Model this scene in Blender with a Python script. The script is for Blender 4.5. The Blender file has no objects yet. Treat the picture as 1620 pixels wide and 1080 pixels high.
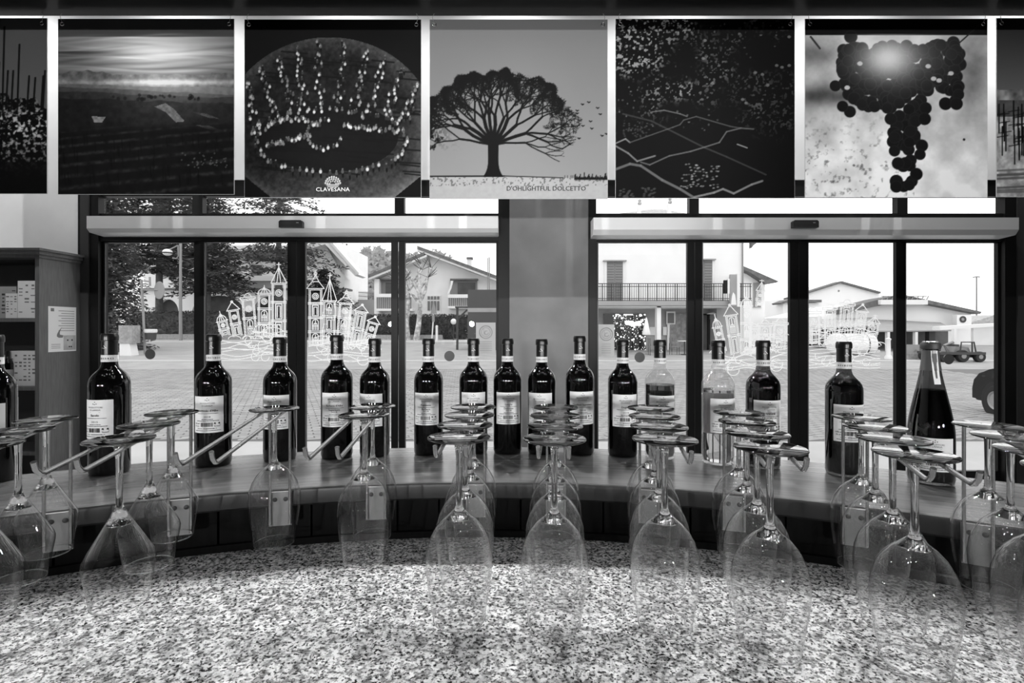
import bpy, bmesh, math, random
import numpy as np
from mathutils import Vector, Matrix

# ------------------------------------------------------------------ camera, world, exposure
scene = bpy.context.scene
C = scene.collection
CAMZ = 1.5                    # eye height
F = 810.0                     # focal length in pixels of the 1620 px wide frame
HY = 520.0                    # horizon row
cam_d = bpy.data.cameras.new('camera')
cam_d.sensor_width = 36.0
cam_d.lens = 18.0
cam_d.shift_y = -20.0 / 1620.0
cam_d.clip_start = 0.02
cam_d.clip_end = 600
cam = bpy.data.objects.new('camera', cam_d)
C.objects.link(cam)
cam.location = (0, 0, CAMZ)
cam.rotation_euler = (math.radians(90), 0, 0)
scene.camera = cam

world = bpy.data.worlds.new('overcast_sky')
scene.world = world
world.use_nodes = True
bg = world.node_tree.nodes['Background']
bg.inputs[0].default_value = (1, 1, 1, 1)
bg.inputs[1].default_value = 1.85

vs = scene.view_settings
vs.view_transform = 'Standard'
vs.look = 'None'
vs.gamma = 1.0
vs.exposure = 0.0
vs.use_curve_mapping = False
try:
    scene.cycles.transparent_max_bounces = 40
    scene.cycles.max_bounces = 10
    scene.cycles.transmission_bounces = 10
    scene.cycles.glossy_bounces = 6
    scene.cycles.diffuse_bounces = 3
    scene.cycles.sample_clamp_indirect = 20.0
except Exception:
    pass

random.seed(7)
rng = np.random.default_rng(11)


def P(x, y, d):
    """point at depth d seen at frame position (x, y); used to survey real positions"""
    return Vector(((x - 810.0) / F * d, d, CAMZ - (y - HY) / F * d))


def pX(x, d): return (x - 810.0) / F * d
def pZ(y, d): return CAMZ - (y - HY) / F * d


# ------------------------------------------------------------------ materials
M = {}


def nodes_of(name):
    m = bpy.data.materials.new(name)
    m.use_nodes = True
    nt = m.node_tree
    return m, nt, nt.nodes['Principled BSDF']


def g3(v): return (v, v, v, 1)


def mat(name, grey, rough=0.6, var=0.0, scale=8.0, metal=0.0, coat=0.0, spec=0.5, bump=0.0, stretch=(1, 1, 1)):
    m, nt, b = nodes_of(name)
    b.inputs['Roughness'].default_value = rough
    b.inputs['Metallic'].default_value = metal
    b.inputs['Coat Weight'].default_value = coat
    b.inputs['Specular IOR Level'].default_value = spec
    b.inputs['Base Color'].default_value = g3(grey)
    if var > 0 or bump > 0:
        tc = nt.nodes.new('ShaderNodeTexCoord')
        mp = nt.nodes.new('ShaderNodeMapping')
        mp.inputs['Scale'].default_value = stretch
        nz = nt.nodes.new('ShaderNodeTexNoise')
        nz.inputs['Scale'].default_value = scale
        nz.inputs['Detail'].default_value = 5
        nt.links.new(tc.outputs['Object'], mp.inputs[0])
        nt.links.new(mp.outputs[0], nz.inputs['Vector'])
        if var > 0:
            r = nt.nodes.new('ShaderNodeValToRGB')
            r.color_ramp.elements[0].position = 0.3
            r.color_ramp.elements[1].position = 0.7
            r.color_ramp.elements[0].color = g3(max(0.0, grey * (1 - var)))
            r.color_ramp.elements[1].color = g3(min(1.0, grey * (1 + var)))
            nt.links.new(nz.outputs[0], r.inputs[0])
            nt.links.new(r.outputs[0], b.inputs['Base Color'])
        if bump > 0:
            bp = nt.nodes.new('ShaderNodeBump')
            bp.inputs['Strength'].default_value = bump
            bp.inputs['Distance'].default_value = 0.01
            nt.links.new(nz.outputs[0], bp.inputs['Height'])
            nt.links.new(bp.outputs[0], b.inputs['Normal'])
    M[name] = m
    return m


mat('white_plaster', 0.78, 0.85, var=0.06, scale=2.5)
mat('grey_plaster', 0.17, 0.85, var=0.16, scale=3.0)
mat('ceiling_dark', 0.04, 0.7)
mat('soffit_wood', 0.006, 0.3, spec=0.15, var=0.4, scale=6, stretch=(1, 12, 1))
mat('floor_stone', 0.45, 0.5, var=0.1)
mat('room_dark', 0.03, 0.7)
mat('frame_dark', 0.007, 0.4, var=0.2, scale=3, spec=0.2)
mat('frame_mid', 0.035, 0.4, spec=0.3)
mat('aluminium', 0.68, 0.4, metal=0.2)
mat('black_plastic', 0.008, 0.35)
mat('gasket', 0.12, 0.5)
mat('steel', 0.55, 0.25, metal=1.0)
mat('steel_rod', 0.42, 0.22, metal=1.0)
mat('brushed_plate', 0.3, 0.42, metal=0.7)
mat('cabinet_wood', 0.085, 0.5, var=0.22, scale=10, stretch=(6, 6, 0.7))
mat('cabinet_dark', 0.016, 0.6)
mat('paper', 0.62, 0.7)
mat('paper_grey', 0.4, 0.7)
mat('ink', 0.02, 0.8)
mat('ink_soft', 0.14, 0.8)
mat('white_ink', 0.85, 0.7)

mat('bottle_black', 0.002, 0.025, coat=0.3)
mat('capsule', 0.006, 0.3)
mat('foil_grey', 0.12, 0.35, metal=0.3)
mat('label_paper', 0.86, 0.65, var=0.03, scale=40)
mat('band_paper', 0.7, 0.65, var=0.15, scale=400)
mat('riser_wood', 0.0045, 0.5, spec=0.12, var=0.4, scale=14, stretch=(8, 8, 0.8))
mat('nosing_dark', 0.011, 0.35, var=0.3, scale=20)
mat('plank_groove', 0.006, 0.8)
mat('asphalt', 0.32, 0.9, var=0.12, scale=1.2)
mat('paver', 0.30, 0.85, var=0.2, scale=3.0)
mat('paver_joint', 0.14, 0.95)
mat('sidewalk', 0.45, 0.85, var=0.08, scale=1.5)
mat('kerb', 0.5, 0.85)
mat('house_white', 0.84, 0.9, var=0.03, scale=1.0)
mat('house_cream', 0.78, 0.9, var=0.08, scale=0.7)
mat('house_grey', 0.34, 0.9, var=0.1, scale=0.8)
mat('roof_grey', 0.13, 0.8, var=0.3, scale=4)
mat('roof_pale', 0.4, 0.8, var=0.25, scale=6)
mat('fascia', 0.75, 0.7)
mat('shutter', 0.24, 0.7)
mat('shutter_dark', 0.16, 0.7)
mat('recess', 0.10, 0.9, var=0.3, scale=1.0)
mat('dark_glass', 0.03, 0.15)
mat('railing', 0.05, 0.6)
mat('railing_pale', 0.45, 0.6)
mat('needles', 0.07, 0.9, var=0.5, scale=2.0)
mat('needles_mid', 0.11, 0.9, var=0.5, scale=2.0)
mat('hedge_leaf', 0.06, 0.9, var=0.6, scale=5.0)
mat('bark', 0.08, 0.9, var=0.4, scale=6)
mat('birch_bark', 0.45, 0.9, var=0.7, scale=4)
mat('hill_wood', 0.36, 0.95, var=0.25, scale=0.4)
mat('stone', 0.3, 0.9, var=0.25, scale=8)
mat('post_white', 0.75, 0.7)
mat('metal_grey', 0.25, 0.5, metal=0.3)
mat('metal_dark', 0.04, 0.5)
mat('bin_dark', 0.04, 0.6)
mat('bag_white', 0.7, 0.6, var=0.1)
mat('car_paint', 0.015, 0.25, coat=0.4)
mat('rubber', 0.015, 0.8)
mat('kiosk_grey', 0.06, 0.6, var=0.08, scale=1.0)
mat('corrugated', 0.3, 0.6, var=0.1, scale=2)
mat('tank_white', 0.82, 0.5)
mat('cloth_grey', 0.3, 0.9, var=0.3, scale=5)
mat('sticker_grey', 0.075, 0.6)
mat('poster_backing', 0.5, 0.7)
mat('wine_red_dark', 0.004, 0.1)
mat('box_grey', 0.3, 0.6)


def thin_glass(name, tint, refl_scale, rough=0.0, power=5.0, edge=None, f0=0.08):
    """thin wall of glass: looks straight through, mirrors by Fresnel"""
    m = bpy.data.materials.new(name)
    m.use_nodes = True
    nt = m.node_tree
    nt.nodes.clear()
    out = nt.nodes.new('ShaderNodeOutputMaterial')
    tr = nt.nodes.new('ShaderNodeBsdfTransparent')
    tr.inputs[0].default_value = g3(tint)
    gl = nt.nodes.new('ShaderNodeBsdfGlossy')
    gl.inputs['Roughness'].default_value = rough
    gl.inputs[0].default_value = g3(1.0)
    lw = nt.nodes.new('ShaderNodeLayerWeight')      # Schlick's curve, alike on both sides of the wall
    lw.inputs['Blend'].default_value = 0.5
    pw = nt.nodes.new('ShaderNodeMath')
    pw.operation = 'POWER'
    pw.inputs[1].default_value = power
    nt.links.new(lw.outputs['Facing'], pw.inputs[0])
    fr = nt.nodes.new('ShaderNodeMath')
    fr.operation = 'MULTIPLY_ADD'
    fr.inputs[1].default_value = 0.96
    fr.inputs[2].default_value = f0
    nt.links.new(pw.outputs[0], fr.inputs[0])
    if edge is not None:        # longer path through the wall towards the outline
        p3 = nt.nodes.new('ShaderNodeMath')
        p3.operation = 'POWER'
        p3.inputs[1].default_value = 6.0
        nt.links.new(lw.outputs['Facing'], p3.inputs[0])
        cm = nt.nodes.new('ShaderNodeMixRGB')
        cm.inputs[1].default_value = g3(tint)
        cm.inputs[2].default_value = g3(edge)
        nt.links.new(p3.outputs[0], cm.inputs[0])
        nt.links.new(cm.outputs[0], tr.inputs[0])
    mu = nt.nodes.new('ShaderNodeMath')
    mu.operation = 'MULTIPLY'
    mu.inputs[1].default_value = refl_scale
    mx = nt.nodes.new('ShaderNodeMixShader')
    nt.links.new(fr.outputs[0], mu.inputs[0])
    nt.links.new(mu.outputs[0], mx.inputs[0])
    nt.links.new(tr.outputs[0], mx.inputs[1])
    nt.links.new(gl.outputs[0], mx.inputs[2])
    nt.links.new(mx.outputs[0], out.inputs[0])
    M[name] = m


thin_glass('window_glass', 0.985, 0.3)
thin_glass('bowl_glass', 0.98, 0.95, power=3.6, edge=0.3, f0=0.045)
thin_glass('bottle_clear', 0.95, 1.0)
thin_glass('bottle_tinted', 0.32, 1.3)


def solid_glass(name, tint, ior):
    m = bpy.data.materials.new(name)
    m.use_nodes = True
    nt = m.node_tree
    nt.nodes.clear()
    out = nt.nodes.new('ShaderNodeOutputMaterial')
    gb = nt.nodes.new('ShaderNodeBsdfGlass')
    gb.inputs['Color'].default_value = g3(tint)
    gb.inputs['Roughness'].default_value = 0.0
    gb.inputs['IOR'].default_value = ior
    nt.links.new(gb.outputs[0], out.inputs[0])
    M[name] = m


solid_glass('crystal', 0.97, 1.5)
solid_glass('wine_white', 0.86, 1.34)
solid_glass('wine_rose', 0.42, 1.34)
solid_glass('wine_dark', 0.08, 1.34)


def window_paint():
    """thin white paint on glass: lets daylight glow through"""
    m = bpy.data.materials.new('window_paint')
    m.use_nodes = True
    nt = m.node_tree
    nt.nodes.clear()
    out = nt.nodes.new('ShaderNodeOutputMaterial')
    df = nt.nodes.new('ShaderNodeBsdfDiffuse')
    df.inputs[0].default_value = g3(0.9)
    tl = nt.nodes.new('ShaderNodeBsdfTranslucent')
    tl.inputs[0].default_value = g3(0.95)
    mx = nt.nodes.new('ShaderNodeMixShader')
    mx.inputs[0].default_value = 0.75
    nt.links.new(df.outputs[0], mx.inputs[1])
    nt.links.new(tl.outputs[0], mx.inputs[2])
    nt.links.new(mx.outputs[0], out.inputs[0])
    M['window_paint'] = m


window_paint()


def granite():
    m, nt, b = nodes_of('granite')
    b.inputs['Roughness'].default_value = 0.22
    b.inputs['Specular IOR Level'].default_value = 0.35
    tc = nt.nodes.new('ShaderNodeTexCoord')

    def noise(scale, detail, off):
        mp = nt.nodes.new('ShaderNodeMapping')
        mp.inputs['Location'].default_value = (off, off * 2, 0)
        n = nt.nodes.new('ShaderNodeTexNoise')
        n.inputs['Scale'].default_value = scale
        n.inputs['Detail'].default_value = detail
        n.inputs['Roughness'].default_value = 0.62
        nt.links.new(tc.outputs['Object'], mp.inputs[0])
        nt.links.new(mp.outputs[0], n.inputs['Vector'])
        return n

    def ramp(src, p0, c0, p1, c1):
        r = nt.nodes.new('ShaderNodeValToRGB')
        r.color_ramp.elements[0].position = p0
        r.color_ramp.elements[1].position = p1
        r.color_ramp.elements[0].color = g3(c0)
        r.color_ramp.elements[1].color = g3(c1)
        nt.links.new(src.outputs[0], r.inputs[0])
        return r

    def mul(a, bb):
        x = nt.nodes.new('ShaderNodeMixRGB')
        x.blend_type = 'MULTIPLY'
        x.inputs[0].default_value = 1
        nt.links.new(a.outputs[0], x.inputs[1])
        nt.links.new(bb.outputs[0], x.inputs[2])
        return x

    base = ramp(noise(115, 5, 3.1), 0.41, 0.25, 0.53, 0.88)
    black = ramp(noise(215, 4, 9.7), 0.41, 0.015, 0.475, 1.0)
    cloud = ramp(noise(42, 4, 1.3), 0.36, 0.55, 0.5, 1.0)
    c = mul(mul(base, black), cloud)
    nt.links.new(c.outputs[0], b.inputs['Base Color'])
    M['granite'] = m


granite()


def ledge_wood():
    """grain that follows the arc: polar coordinates about the object's own origin"""
    m, nt, b = nodes_of('ledge_wood')
    b.inputs['Roughness'].default_value = 0.2
    b.inputs['Specular IOR Level'].default_value = 0.5
    tc = nt.nodes.new('ShaderNodeTexCoord')
    sp = nt.nodes.new('ShaderNodeSeparateXYZ')
    nt.links.new(tc.outputs['Object'], sp.inputs[0])
    at = nt.nodes.new('ShaderNodeMath'); at.operation = 'ARCTAN2'
    nt.links.new(sp.outputs[0], at.inputs[0]); nt.links.new(sp.outputs[1], at.inputs[1])
    am = nt.nodes.new('ShaderNodeMath'); am.operation = 'MULTIPLY'; am.inputs[1].default_value = 8
    nt.links.new(at.outputs[0], am.inputs[0])
    ln = nt.nodes.new('ShaderNodeVectorMath'); ln.operation = 'LENGTH'
    nt.links.new(tc.outputs['Object'], ln.inputs[0])
    rm = nt.nodes.new('ShaderNodeMath'); rm.operation = 'MULTIPLY'; rm.inputs[1].default_value = 90
    nt.links.new(ln.outputs['Value'], rm.inputs[0])
    cb = nt.nodes.new('ShaderNodeCombineXYZ')
    nt.links.new(am.outputs[0], cb.inputs[0]); nt.links.new(rm.outputs[0], cb.inputs[1])
    nz = nt.nodes.new('ShaderNodeTexNoise'); nz.inputs['Scale'].default_value = 1.0; nz.inputs['Detail'].default_value = 6
    nt.links.new(cb.outputs[0], nz.inputs['Vector'])
    r = nt.nodes.new('ShaderNodeValToRGB')
    r.color_ramp.elements[0].position = 0.3; r.color_ramp.elements[1].position = 0.72
    r.color_ramp.elements[0].color = g3(0.10); r.color_ramp.elements[1].color = g3(0.19)
    nt.links.new(nz.outputs[0], r.inputs[0])
    nt.links.new(r.outputs[0], b.inputs['Base Color'])
    M['ledge_wood'] = m


ledge_wood()


def print_mat():
    m, nt, b = nodes_of('printed_sheet')
    b.inputs['Roughness'].default_value = 0.5
    b.inputs['Specular IOR Level'].default_value = 0.06
    a = nt.nodes.new('ShaderNodeAttribute')
    a.attribute_name = 'print'
    nt.links.new(a.outputs['Color'], b.inputs['Base Color'])
    M['printed_sheet'] = m


print_mat()


def lamp_mat():
    m = bpy.data.materials.new('lamp_glow')
    m.use_nodes = True
    b = m.node_tree.nodes['Principled BSDF']
    b.inputs['Emission Color'].default_value = g3(1)
    b.inputs['Emission Strength'].default_value = 60
    M['lamp_glow'] = m
    m2 = bpy.data.materials.new('fairy_light')
    m2.use_nodes = True
    b = m2.node_tree.nodes['Principled BSDF']
    b.inputs['Emission Color'].default_value = g3(1)
    b.inputs['Emission Strength'].default_value = 1.5
    M['fairy_light'] = m2


lamp_mat()


# ------------------------------------------------------------------ mesh helpers
class MB:
    def __init__(self):
        self.v = []
        self.f = []

    def add(self, vs, fs):
        n = len(self.v)
        self.v += [tuple(p) for p in vs]
        self.f += [tuple(i + n for i in q) for q in fs]
        return self

    def box(self, x0, x1, y0, y1, z0, z1):
        return self.add([(x0, y0, z0), (x1, y0, z0), (x1, y1, z0), (x0, y1, z0), (x0, y0, z1), (x1, y0, z1), (x1, y1, z1), (x0, y1, z1)],
                        [(0, 3, 2, 1), (4, 5, 6, 7), (0, 1, 5, 4), (1, 2, 6, 5), (2, 3, 7, 6), (3, 0, 4, 7)])

    def pxbox(self, x0, x1, y0, y1, d, t):
        """box whose front face at depth d covers frame rectangle, t deep"""
        return self.box(pX(x0, d), pX(x1, d), d, d + t, pZ(y1, d), pZ(y0, d))

    def prism(self, pts, y0, y1):
        """polygon in XZ, extruded along Y"""
        n = len(pts)
        vs = [(x, y0, z) for x, z in pts] + [(x, y1, z) for x, z in pts]
        fs = [tuple(range(n)), tuple(range(2 * n - 1, n - 1, -1))]
        fs += [(i, i + n, (i + 1) % n + n, (i + 1) % n) for i in range(n)]
        return self.add(vs, fs)

    def pxprism(self, pts, d, t):
        return self.prism([(pX(x, d), pZ(y, d)) for x, y in pts], d, d + t)

    def prism_z(self, pts, z0, z1):
        n = len(pts)
        vs = [(x, y, z0) for x, y in pts] + [(x, y, z1) for x, y in pts]
        fs = [tuple(range(n - 1, -1, -1)), tuple(range(n, 2 * n))]
        fs += [(i, (i + 1) % n, (i + 1) % n + n, i + n) for i in range(n)]
        return self.add(vs, fs)

    def lathe(self, prof, n=32, c=(0, 0, 0)):
        vs = []
        fs = []
        cx, cy, cz = c
        rings = []
        for r, z in prof:
            if r < 1e-6:
                rings.append([len(vs)])
                vs.append((cx, cy, cz + z))
            else:
                rings.append(list(range(len(vs), len(vs) + n)))
                for i in range(n):
                    a = 2 * math.pi * i / n
                    vs.append((cx + r * math.cos(a), cy + r * math.sin(a), cz + z))
        for A, B in zip(rings, rings[1:]):
            if len(A) == 1 and len(B) == 1:
                continue
            for i in range(n):
                j = (i + 1) % n
                if len(A) == 1:
                    fs.append((A[0], B[j], B[i]))
                elif len(B) == 1:
                    fs.append((A[i], A[j], B[0]))
                else:
                    fs.append((A[i], A[j], B[j], B[i]))
        return self.add(vs, fs)

    def tube(self, path, r, n=8, cap=True):
        pts = [Vector(p) for p in path]
        rs = r if isinstance(r, (list, tuple)) else [r] * len(pts)
        vs = []
        fs = []
        up = None
        for i, p in enumerate(pts):
            t = (pts[min(i + 1, len(pts) - 1)] - pts[max(i - 1, 0)]).normalized()
            if up is None:
                up = Vector((0, 0, 1)) if abs(t.z) < 0.9 else Vector((1, 0, 0))
            s = t.cross(up)
            if s.length < 1e-5:
                s = t.orthogonal()
            s.normalize()
            u = s.cross(t).normalized()
            up = u
            for k in range(n):
                a = 2 * math.pi * k / n
                vs.append(p + s * (math.cos(a) * rs[i]) + u * (math.sin(a) * rs[i]))
        for i in range(len(pts) - 1):
            for k in range(n):
                a, b = i * n + k, i * n + (k + 1) % n
                fs.append((a, b, b + n, a + n))
        if cap:
            fs.append(tuple(range(n - 1, -1, -1)))
            m = (len(pts) - 1) * n
            fs.append(tuple(range(m, m + n)))
        return self.add(vs, fs)

    def sector(self, r0, r1, a0, a1, z0, z1, n=64, prof=None):
        """solid ring sector about the local origin; angles from +Y towards +X"""
        prof = prof or [(r0, z0), (r1, z0), (r1, z1), (r0, z1)]
        k = len(prof)
        vs = []
        fs = []
        for i in range(n + 1):
            a = a0 + (a1 - a0) * i / n
            for r, z in prof:
                vs.append((r * math.sin(a), r * math.cos(a), z))
        for i in range(n):
            for j in range(k):
                j2 = (j + 1) % k
                fs.append((i * k + j, i * k + j2, (i + 1) * k + j2, (i + 1) * k + j))
        fs.append(tuple(range(k)))
        fs.append(tuple(range(n * k + k - 1, n * k - 1, -1)))
        return self.add(vs, fs)

    def ball(self, c, r, n=12, m=8, sx=1, sy=1, sz=1):
        prof = [(r * math.sin(math.pi * i / m), -r * math.cos(math.pi * i / m) * sz) for i in range(m + 1)]
        k = len(self.v)
        self.lathe(prof, n, (0, 0, 0))
        for i in range(k, len(self.v)):
            x, y, z = self.v[i]
            self.v[i] = (c[0] + x * sx, c[1] + y * sy, c[2] + z)
        return self

    def xf(self, mtx, start=0):
        for i in range(start, len(self.v)):
            self.v[i] = tuple(mtx @ Vector(self.v[i]))
        return self

    def mesh(self, name, material, smooth=None, fix=True):
        me = bpy.data.meshes.new(name)
        me.from_pydata(self.v, [], self.f)
        if fix:
            bm = bmesh.new()
            bm.from_mesh(me)
            bmesh.ops.recalc_face_normals(bm, faces=bm.faces)
            bm.to_mesh(me)
            bm.free()
        me.materials.append(M[material])
        if smooth is not None:
            me.shade_smooth()
            me.set_sharp_from_angle(angle=math.radians(smooth))
        me.update()
        return me

    def build(self, name, material, parent=None, smooth=None, fix=True, loc=None, rel=True):
        """rel: vertices are in world space, so bring them into the parent's space"""
        o = bpy.data.objects.new(name, None if False else self.mesh(name, material, smooth, fix))
        C.objects.link(o)
        if parent is not None:
            o.parent = parent
            if rel:
                w = world_loc(parent)
                o.data.transform(Matrix.Translation(-w))
        if loc is not None:
            o.location = loc
        return o


def world_loc(o):
    w = Vector(o.location)
    p = o.parent
    while p is not None:
        w += Vector(p.location)
        p = p.parent
    return w


def tag(o, label, cat, group=None, kind=None):
    o['label'] = label
    o['category'] = cat
    if group:
        o['group'] = group
    if kind:
        o['kind'] = kind
    return o


def empty(name, loc=(0, 0, 0), rz=0.0):
    o = bpy.data.objects.new(name, None)
    C.objects.link(o)
    o.location = loc
    o.rotation_euler = (0, 0, rz)
    o.empty_display_size = 0.05
    return o


def clone(o, parent=None):
    c = o.copy()
    C.objects.link(c)
    c.parent = parent
    for ch in [x for x in bpy.data.objects if x.parent == o]:
        clone(ch, c)
    return c


_txt = {}


def text2d(s):
    """flat outlines of a line of lettering, size 1, centred on x: (verts, faces)"""
    if s not in _txt:
        cu = bpy.data.curves.new('lettering', 'FONT')
        cu.body = s
        cu.size = 1.0
        cu.align_x = 'CENTER'
        cu.resolution_u = 2
        ob = bpy.data.objects.new('lettering', cu)
        me = bpy.data.meshes.new_from_object(ob)
        _txt[s] = ([(v.co.x, v.co.y) for v in me.vertices], [tuple(p.vertices) for p in me.polygons])
        bpy.data.objects.remove(ob)
        bpy.data.curves.remove(cu)
        bpy.data.meshes.remove(me)
    return _txt[s]


def put_text(mb, s, size, fn, wx=1.0, bold=0.0):
    """append lettering, each 2-D point sent through fn(u, v) -> 3-D"""
    vs, fs = text2d(s)
    mb.add([fn(x * size * wx, y * size) for x, y in vs], fs)
    if bold:
        mb.add([fn(x * size * wx + bold, y * size) for x, y in vs], fs)


def ribbon(mb, pts, w, fn):
    """flat stroke of width w along 2-D points"""
    for (x0, y0), (x1, y1) in zip(pts, pts[1:]):
        dx, dy = x1 - x0, y1 - y0
        L = math.hypot(dx, dy)
        if L < 1e-9:
            continue
        nx, ny = -dy / L * w / 2, dx / L * w / 2
        ex, ey = dx / L * w * 0.3, dy / L * w * 0.3
        mb.add([fn(x0 - ex + nx, y0 - ey + ny), fn(x0 - ex - nx, y0 - ey - ny), fn(x1 + ex - nx, y1 + ey - ny), fn(x1 + ex + nx, y1 + ey + ny)], [(0, 1, 2, 3)])


def arc_pts(cx, cy, r, a0, a1, n=10, ry=None):
    ry = ry or r
    return [(cx + r * math.cos(math.radians(a0 + (a1 - a0) * i / n)), cy + ry * math.sin(math.radians(a0 + (a1 - a0) * i / n))) for i in range(n + 1)]


# ------------------------------------------------------------------ room shell
WY = 4.63            # inner face of the window wall
KW = WY / F
RX = 5.2             # half width of the room
RB = -3.5            # back wall
CEIL = 4.6


def struct(o, label, cat):
    return tag(o, label, cat, kind='structure')


struct(MB().box(-RX, RX, RB, WY + 0.2, -0.12, 0.0).build('floor', 'floor_stone'), 'pale stone floor of the tasting room', 'floor')
struct(MB().box(-RX, RX, RB, WY + 0.3, CEIL, CEIL + 0.15).build('ceiling', 'ceiling_dark'), 'dark ceiling above the bar', 'ceiling')
struct(MB().box(-RX - 0.2, -RX, RB, WY + 0.3, 0, CEIL).build('wall_left', 'white_plaster'), 'white side wall behind the bookcase', 'wall')
struct(MB().box(RX, RX + 0.2, RB, WY + 0.3, 0, CEIL).build('wall_right', 'room_dark'), 'dark side wall opposite the bookcase', 'wall')
struct(MB().box(-RX, RX, RB - 0.2, RB, 0, CEIL).build('wall_back', 'room_dark'), 'dark wall behind the bar staff', 'wall')

wx = lambda x: (x - 810) * KW
wz = lambda y: CAMZ - (y - HY) * KW
LINT = wz(284)
w = MB()
w.box(-RX, wx(123), WY, WY + 0.15, 0, CEIL)
w.box(wx(1622), RX, WY, WY + 0.15, 0, CEIL)
w.box(wx(123), wx(1622), WY, WY + 0.15, LINT, CEIL)
struct(w.build('wall_front', 'white_plaster'), 'white plastered wall above and beside the glass doors', 'wall')
struct(MB().box(wx(806), wx(930), WY - 0.02, WY + 0.15, 0, LINT).build('pillar', 'grey_plaster'), 'grey stained plaster pillar between the two glass doors', 'pillar')

PD_ = 3.4
# dark timber soffit over the banners
SB = pZ(25, 3.42)
so = MB()
so.box(-RX, RX, 2.95, 3.42, SB, CEIL)
struct(so.build('ceiling_beam', 'soffit_wood'), 'dark glossy timber beam running above the hanging pictures', 'beam')


# two glazed sliding doors with transom lights
def glass_door(name, x_out0, x_out1, panes, mull, head, sensor_x, stile_grey, label):
    KD = (WY + 0.06) / F
    wx = lambda x: (x - 810) * KD
    wz = lambda y: CAMZ - (y - HY) * KD
    root = empty(name, (wx((x_out0 + x_out1) / 2), WY + 0.06, 0))
    struct(root, label, 'door')
    y0, y1 = WY + 0.03, WY + 0.08
    fr = MB()
    fr.box(wx(x_out0), wx(panes[0][0]) - 0.02, y0 - 0.028, y1 + 0.015, 0, LINT)
    fr.box(wx(panes[-1][1]) + 0.02, wx(x_out1), y0 - 0.028, y1 + 0.015, 0, LINT)
    fr.box(wx(x_out0), wx(x_out1), y0 - 0.01, y1 + 0.012, wz(312), LINT - 0.001)
    fr.box(wx(x_out0), wx(x_out1), y0 - 0.01, y1 + 0.012, wz(384 - 2), wz(339))
    fr.box(wx(x_out0), wx(x_out1), y0 - 0.01, y1 + 0.012, 0.0, 0.06)
    fr.build('frame', 'frame_dark', root)
    # aluminium-edged reveal strips on the outer jambs
    rv = MB()
    if stile_grey < 0:
        rv.box(wx(137), wx(150), WY - 0.012, WY + 0.02, 0, LINT - 0.002)
    else:
        rv.box(wx(1598), wx(1612), WY - 0.012, WY + 0.02, 0, LINT - 0.002)
    rv.build('reveal_strip', 'frame_mid', root)
    # transom mullions and panes
    tx = [panes[0][0]] + [m for p in mull for m in p] + [panes[-1][1]]
    for i in range(0, len(tx), 2):
        MB().box(wx(tx[i]) - 0.005, wx(tx[i + 1]) + 0.005, y0 + 0.025, y0 + 0.033, wz(340), wz(311)).build('transom_pane', 'window_glass', root)
    for a, b in mull:
        MB().box(wx(a), wx(b), y0 - 0.015, y1, wz(341), wz(311)).build('mullion', 'frame_dark', root)
    # leaves
    zt = wz(384)
    for i, (a, b) in enumerate(panes):
        yy = y0 + (0.0 if i in (1, 2) else 0.02)
        L = panes[i - 1][1] if i else a - 14
        R_ = panes[i + 1][0] if i < 3 else b + 14
        la = (L + a) / 2 if i else a - 7
        rb = (b + R_) / 2 if i < 3 else b + 7
        xa, xb = wx(la) + 0.003, wx(rb) - 0.003
        lf = MB()
        lf.box(xa, wx(a), yy, yy + 0.04, 0.06, zt + 0.03)
        lf.box(wx(b), xb, yy, yy + 0.04, 0.06, zt + 0.03)
        lf.box(wx(a), wx(b), yy, yy + 0.04, zt, zt + 0.03)
        lf.box(wx(a), wx(b), yy, yy + 0.04, 0.06, 0.2)
        o = lf.build('leaf_frame', 'frame_dark', root)
        MB().box(wx(a) - 0.004, wx(b) + 0.004, yy + 0.02, yy + 0.028, 0.19, zt + 0.005).build('pane', 'window_glass', o)
        gk = MB()
        gk.box(wx(a), wx(a) + 0.008, yy - 0.002, yy + 0.004, 0.2, zt)
        gk.build('gasket', 'gasket', o)
    # operator box along the head of the door
    hd = WY - 0.17
    h0, h1, yt, ym, yb = head
    zA, zB, zC = pZ(yt, hd), pZ(ym, hd), pZ(yb, WY)
    bx = MB()
    pts = [(WY + 0.02, zA), (hd, zA), (hd, zB), (hd + 0.03, zC + 0.01), (WY + 0.02, zC)]
    xs0, xs1 = pX(h0, hd), pX(h1, hd)
    n = len(pts)
    bx.add([(xs0, y, z) for y, z in pts] + [(xs1, y, z) for y, z in pts],
           [tuple(range(n)), tuple(range(2 * n - 1, n - 1, -1))] + [(i, (i + 1) % n, (i + 1) % n + n, i + n) for i in range(n)])
    bo = bx.build('operator_box', 'aluminium', root)
    sn = MB()
    sx0, sx1 = pX(sensor_x[0], hd - 0.03), pX(sensor_x[1], hd - 0.03)
    z0, z1 = pZ(360, hd - 0.03), pZ(348.5, hd - 0.03)
    c = 0.012
    sn.prism([(sx0, z0), (sx1 + 0.0, z0), (sx1, z1 - c), (sx1 - c, z1), (sx0 + c, z1), (sx0, z1 - c)], hd - 0.045, hd - 0.001)
    s = sn.build('motion_sensor', 'black_plastic', bo)
    sl = MB().box(sx1 - 0.05, sx1 - 0.03, hd - 0.0465, hd - 0.0448, z1 - 0.025, z1 - 0.02)
    sl.build('sensor_lamp', 'paper_grey', s)
    return root


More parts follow.
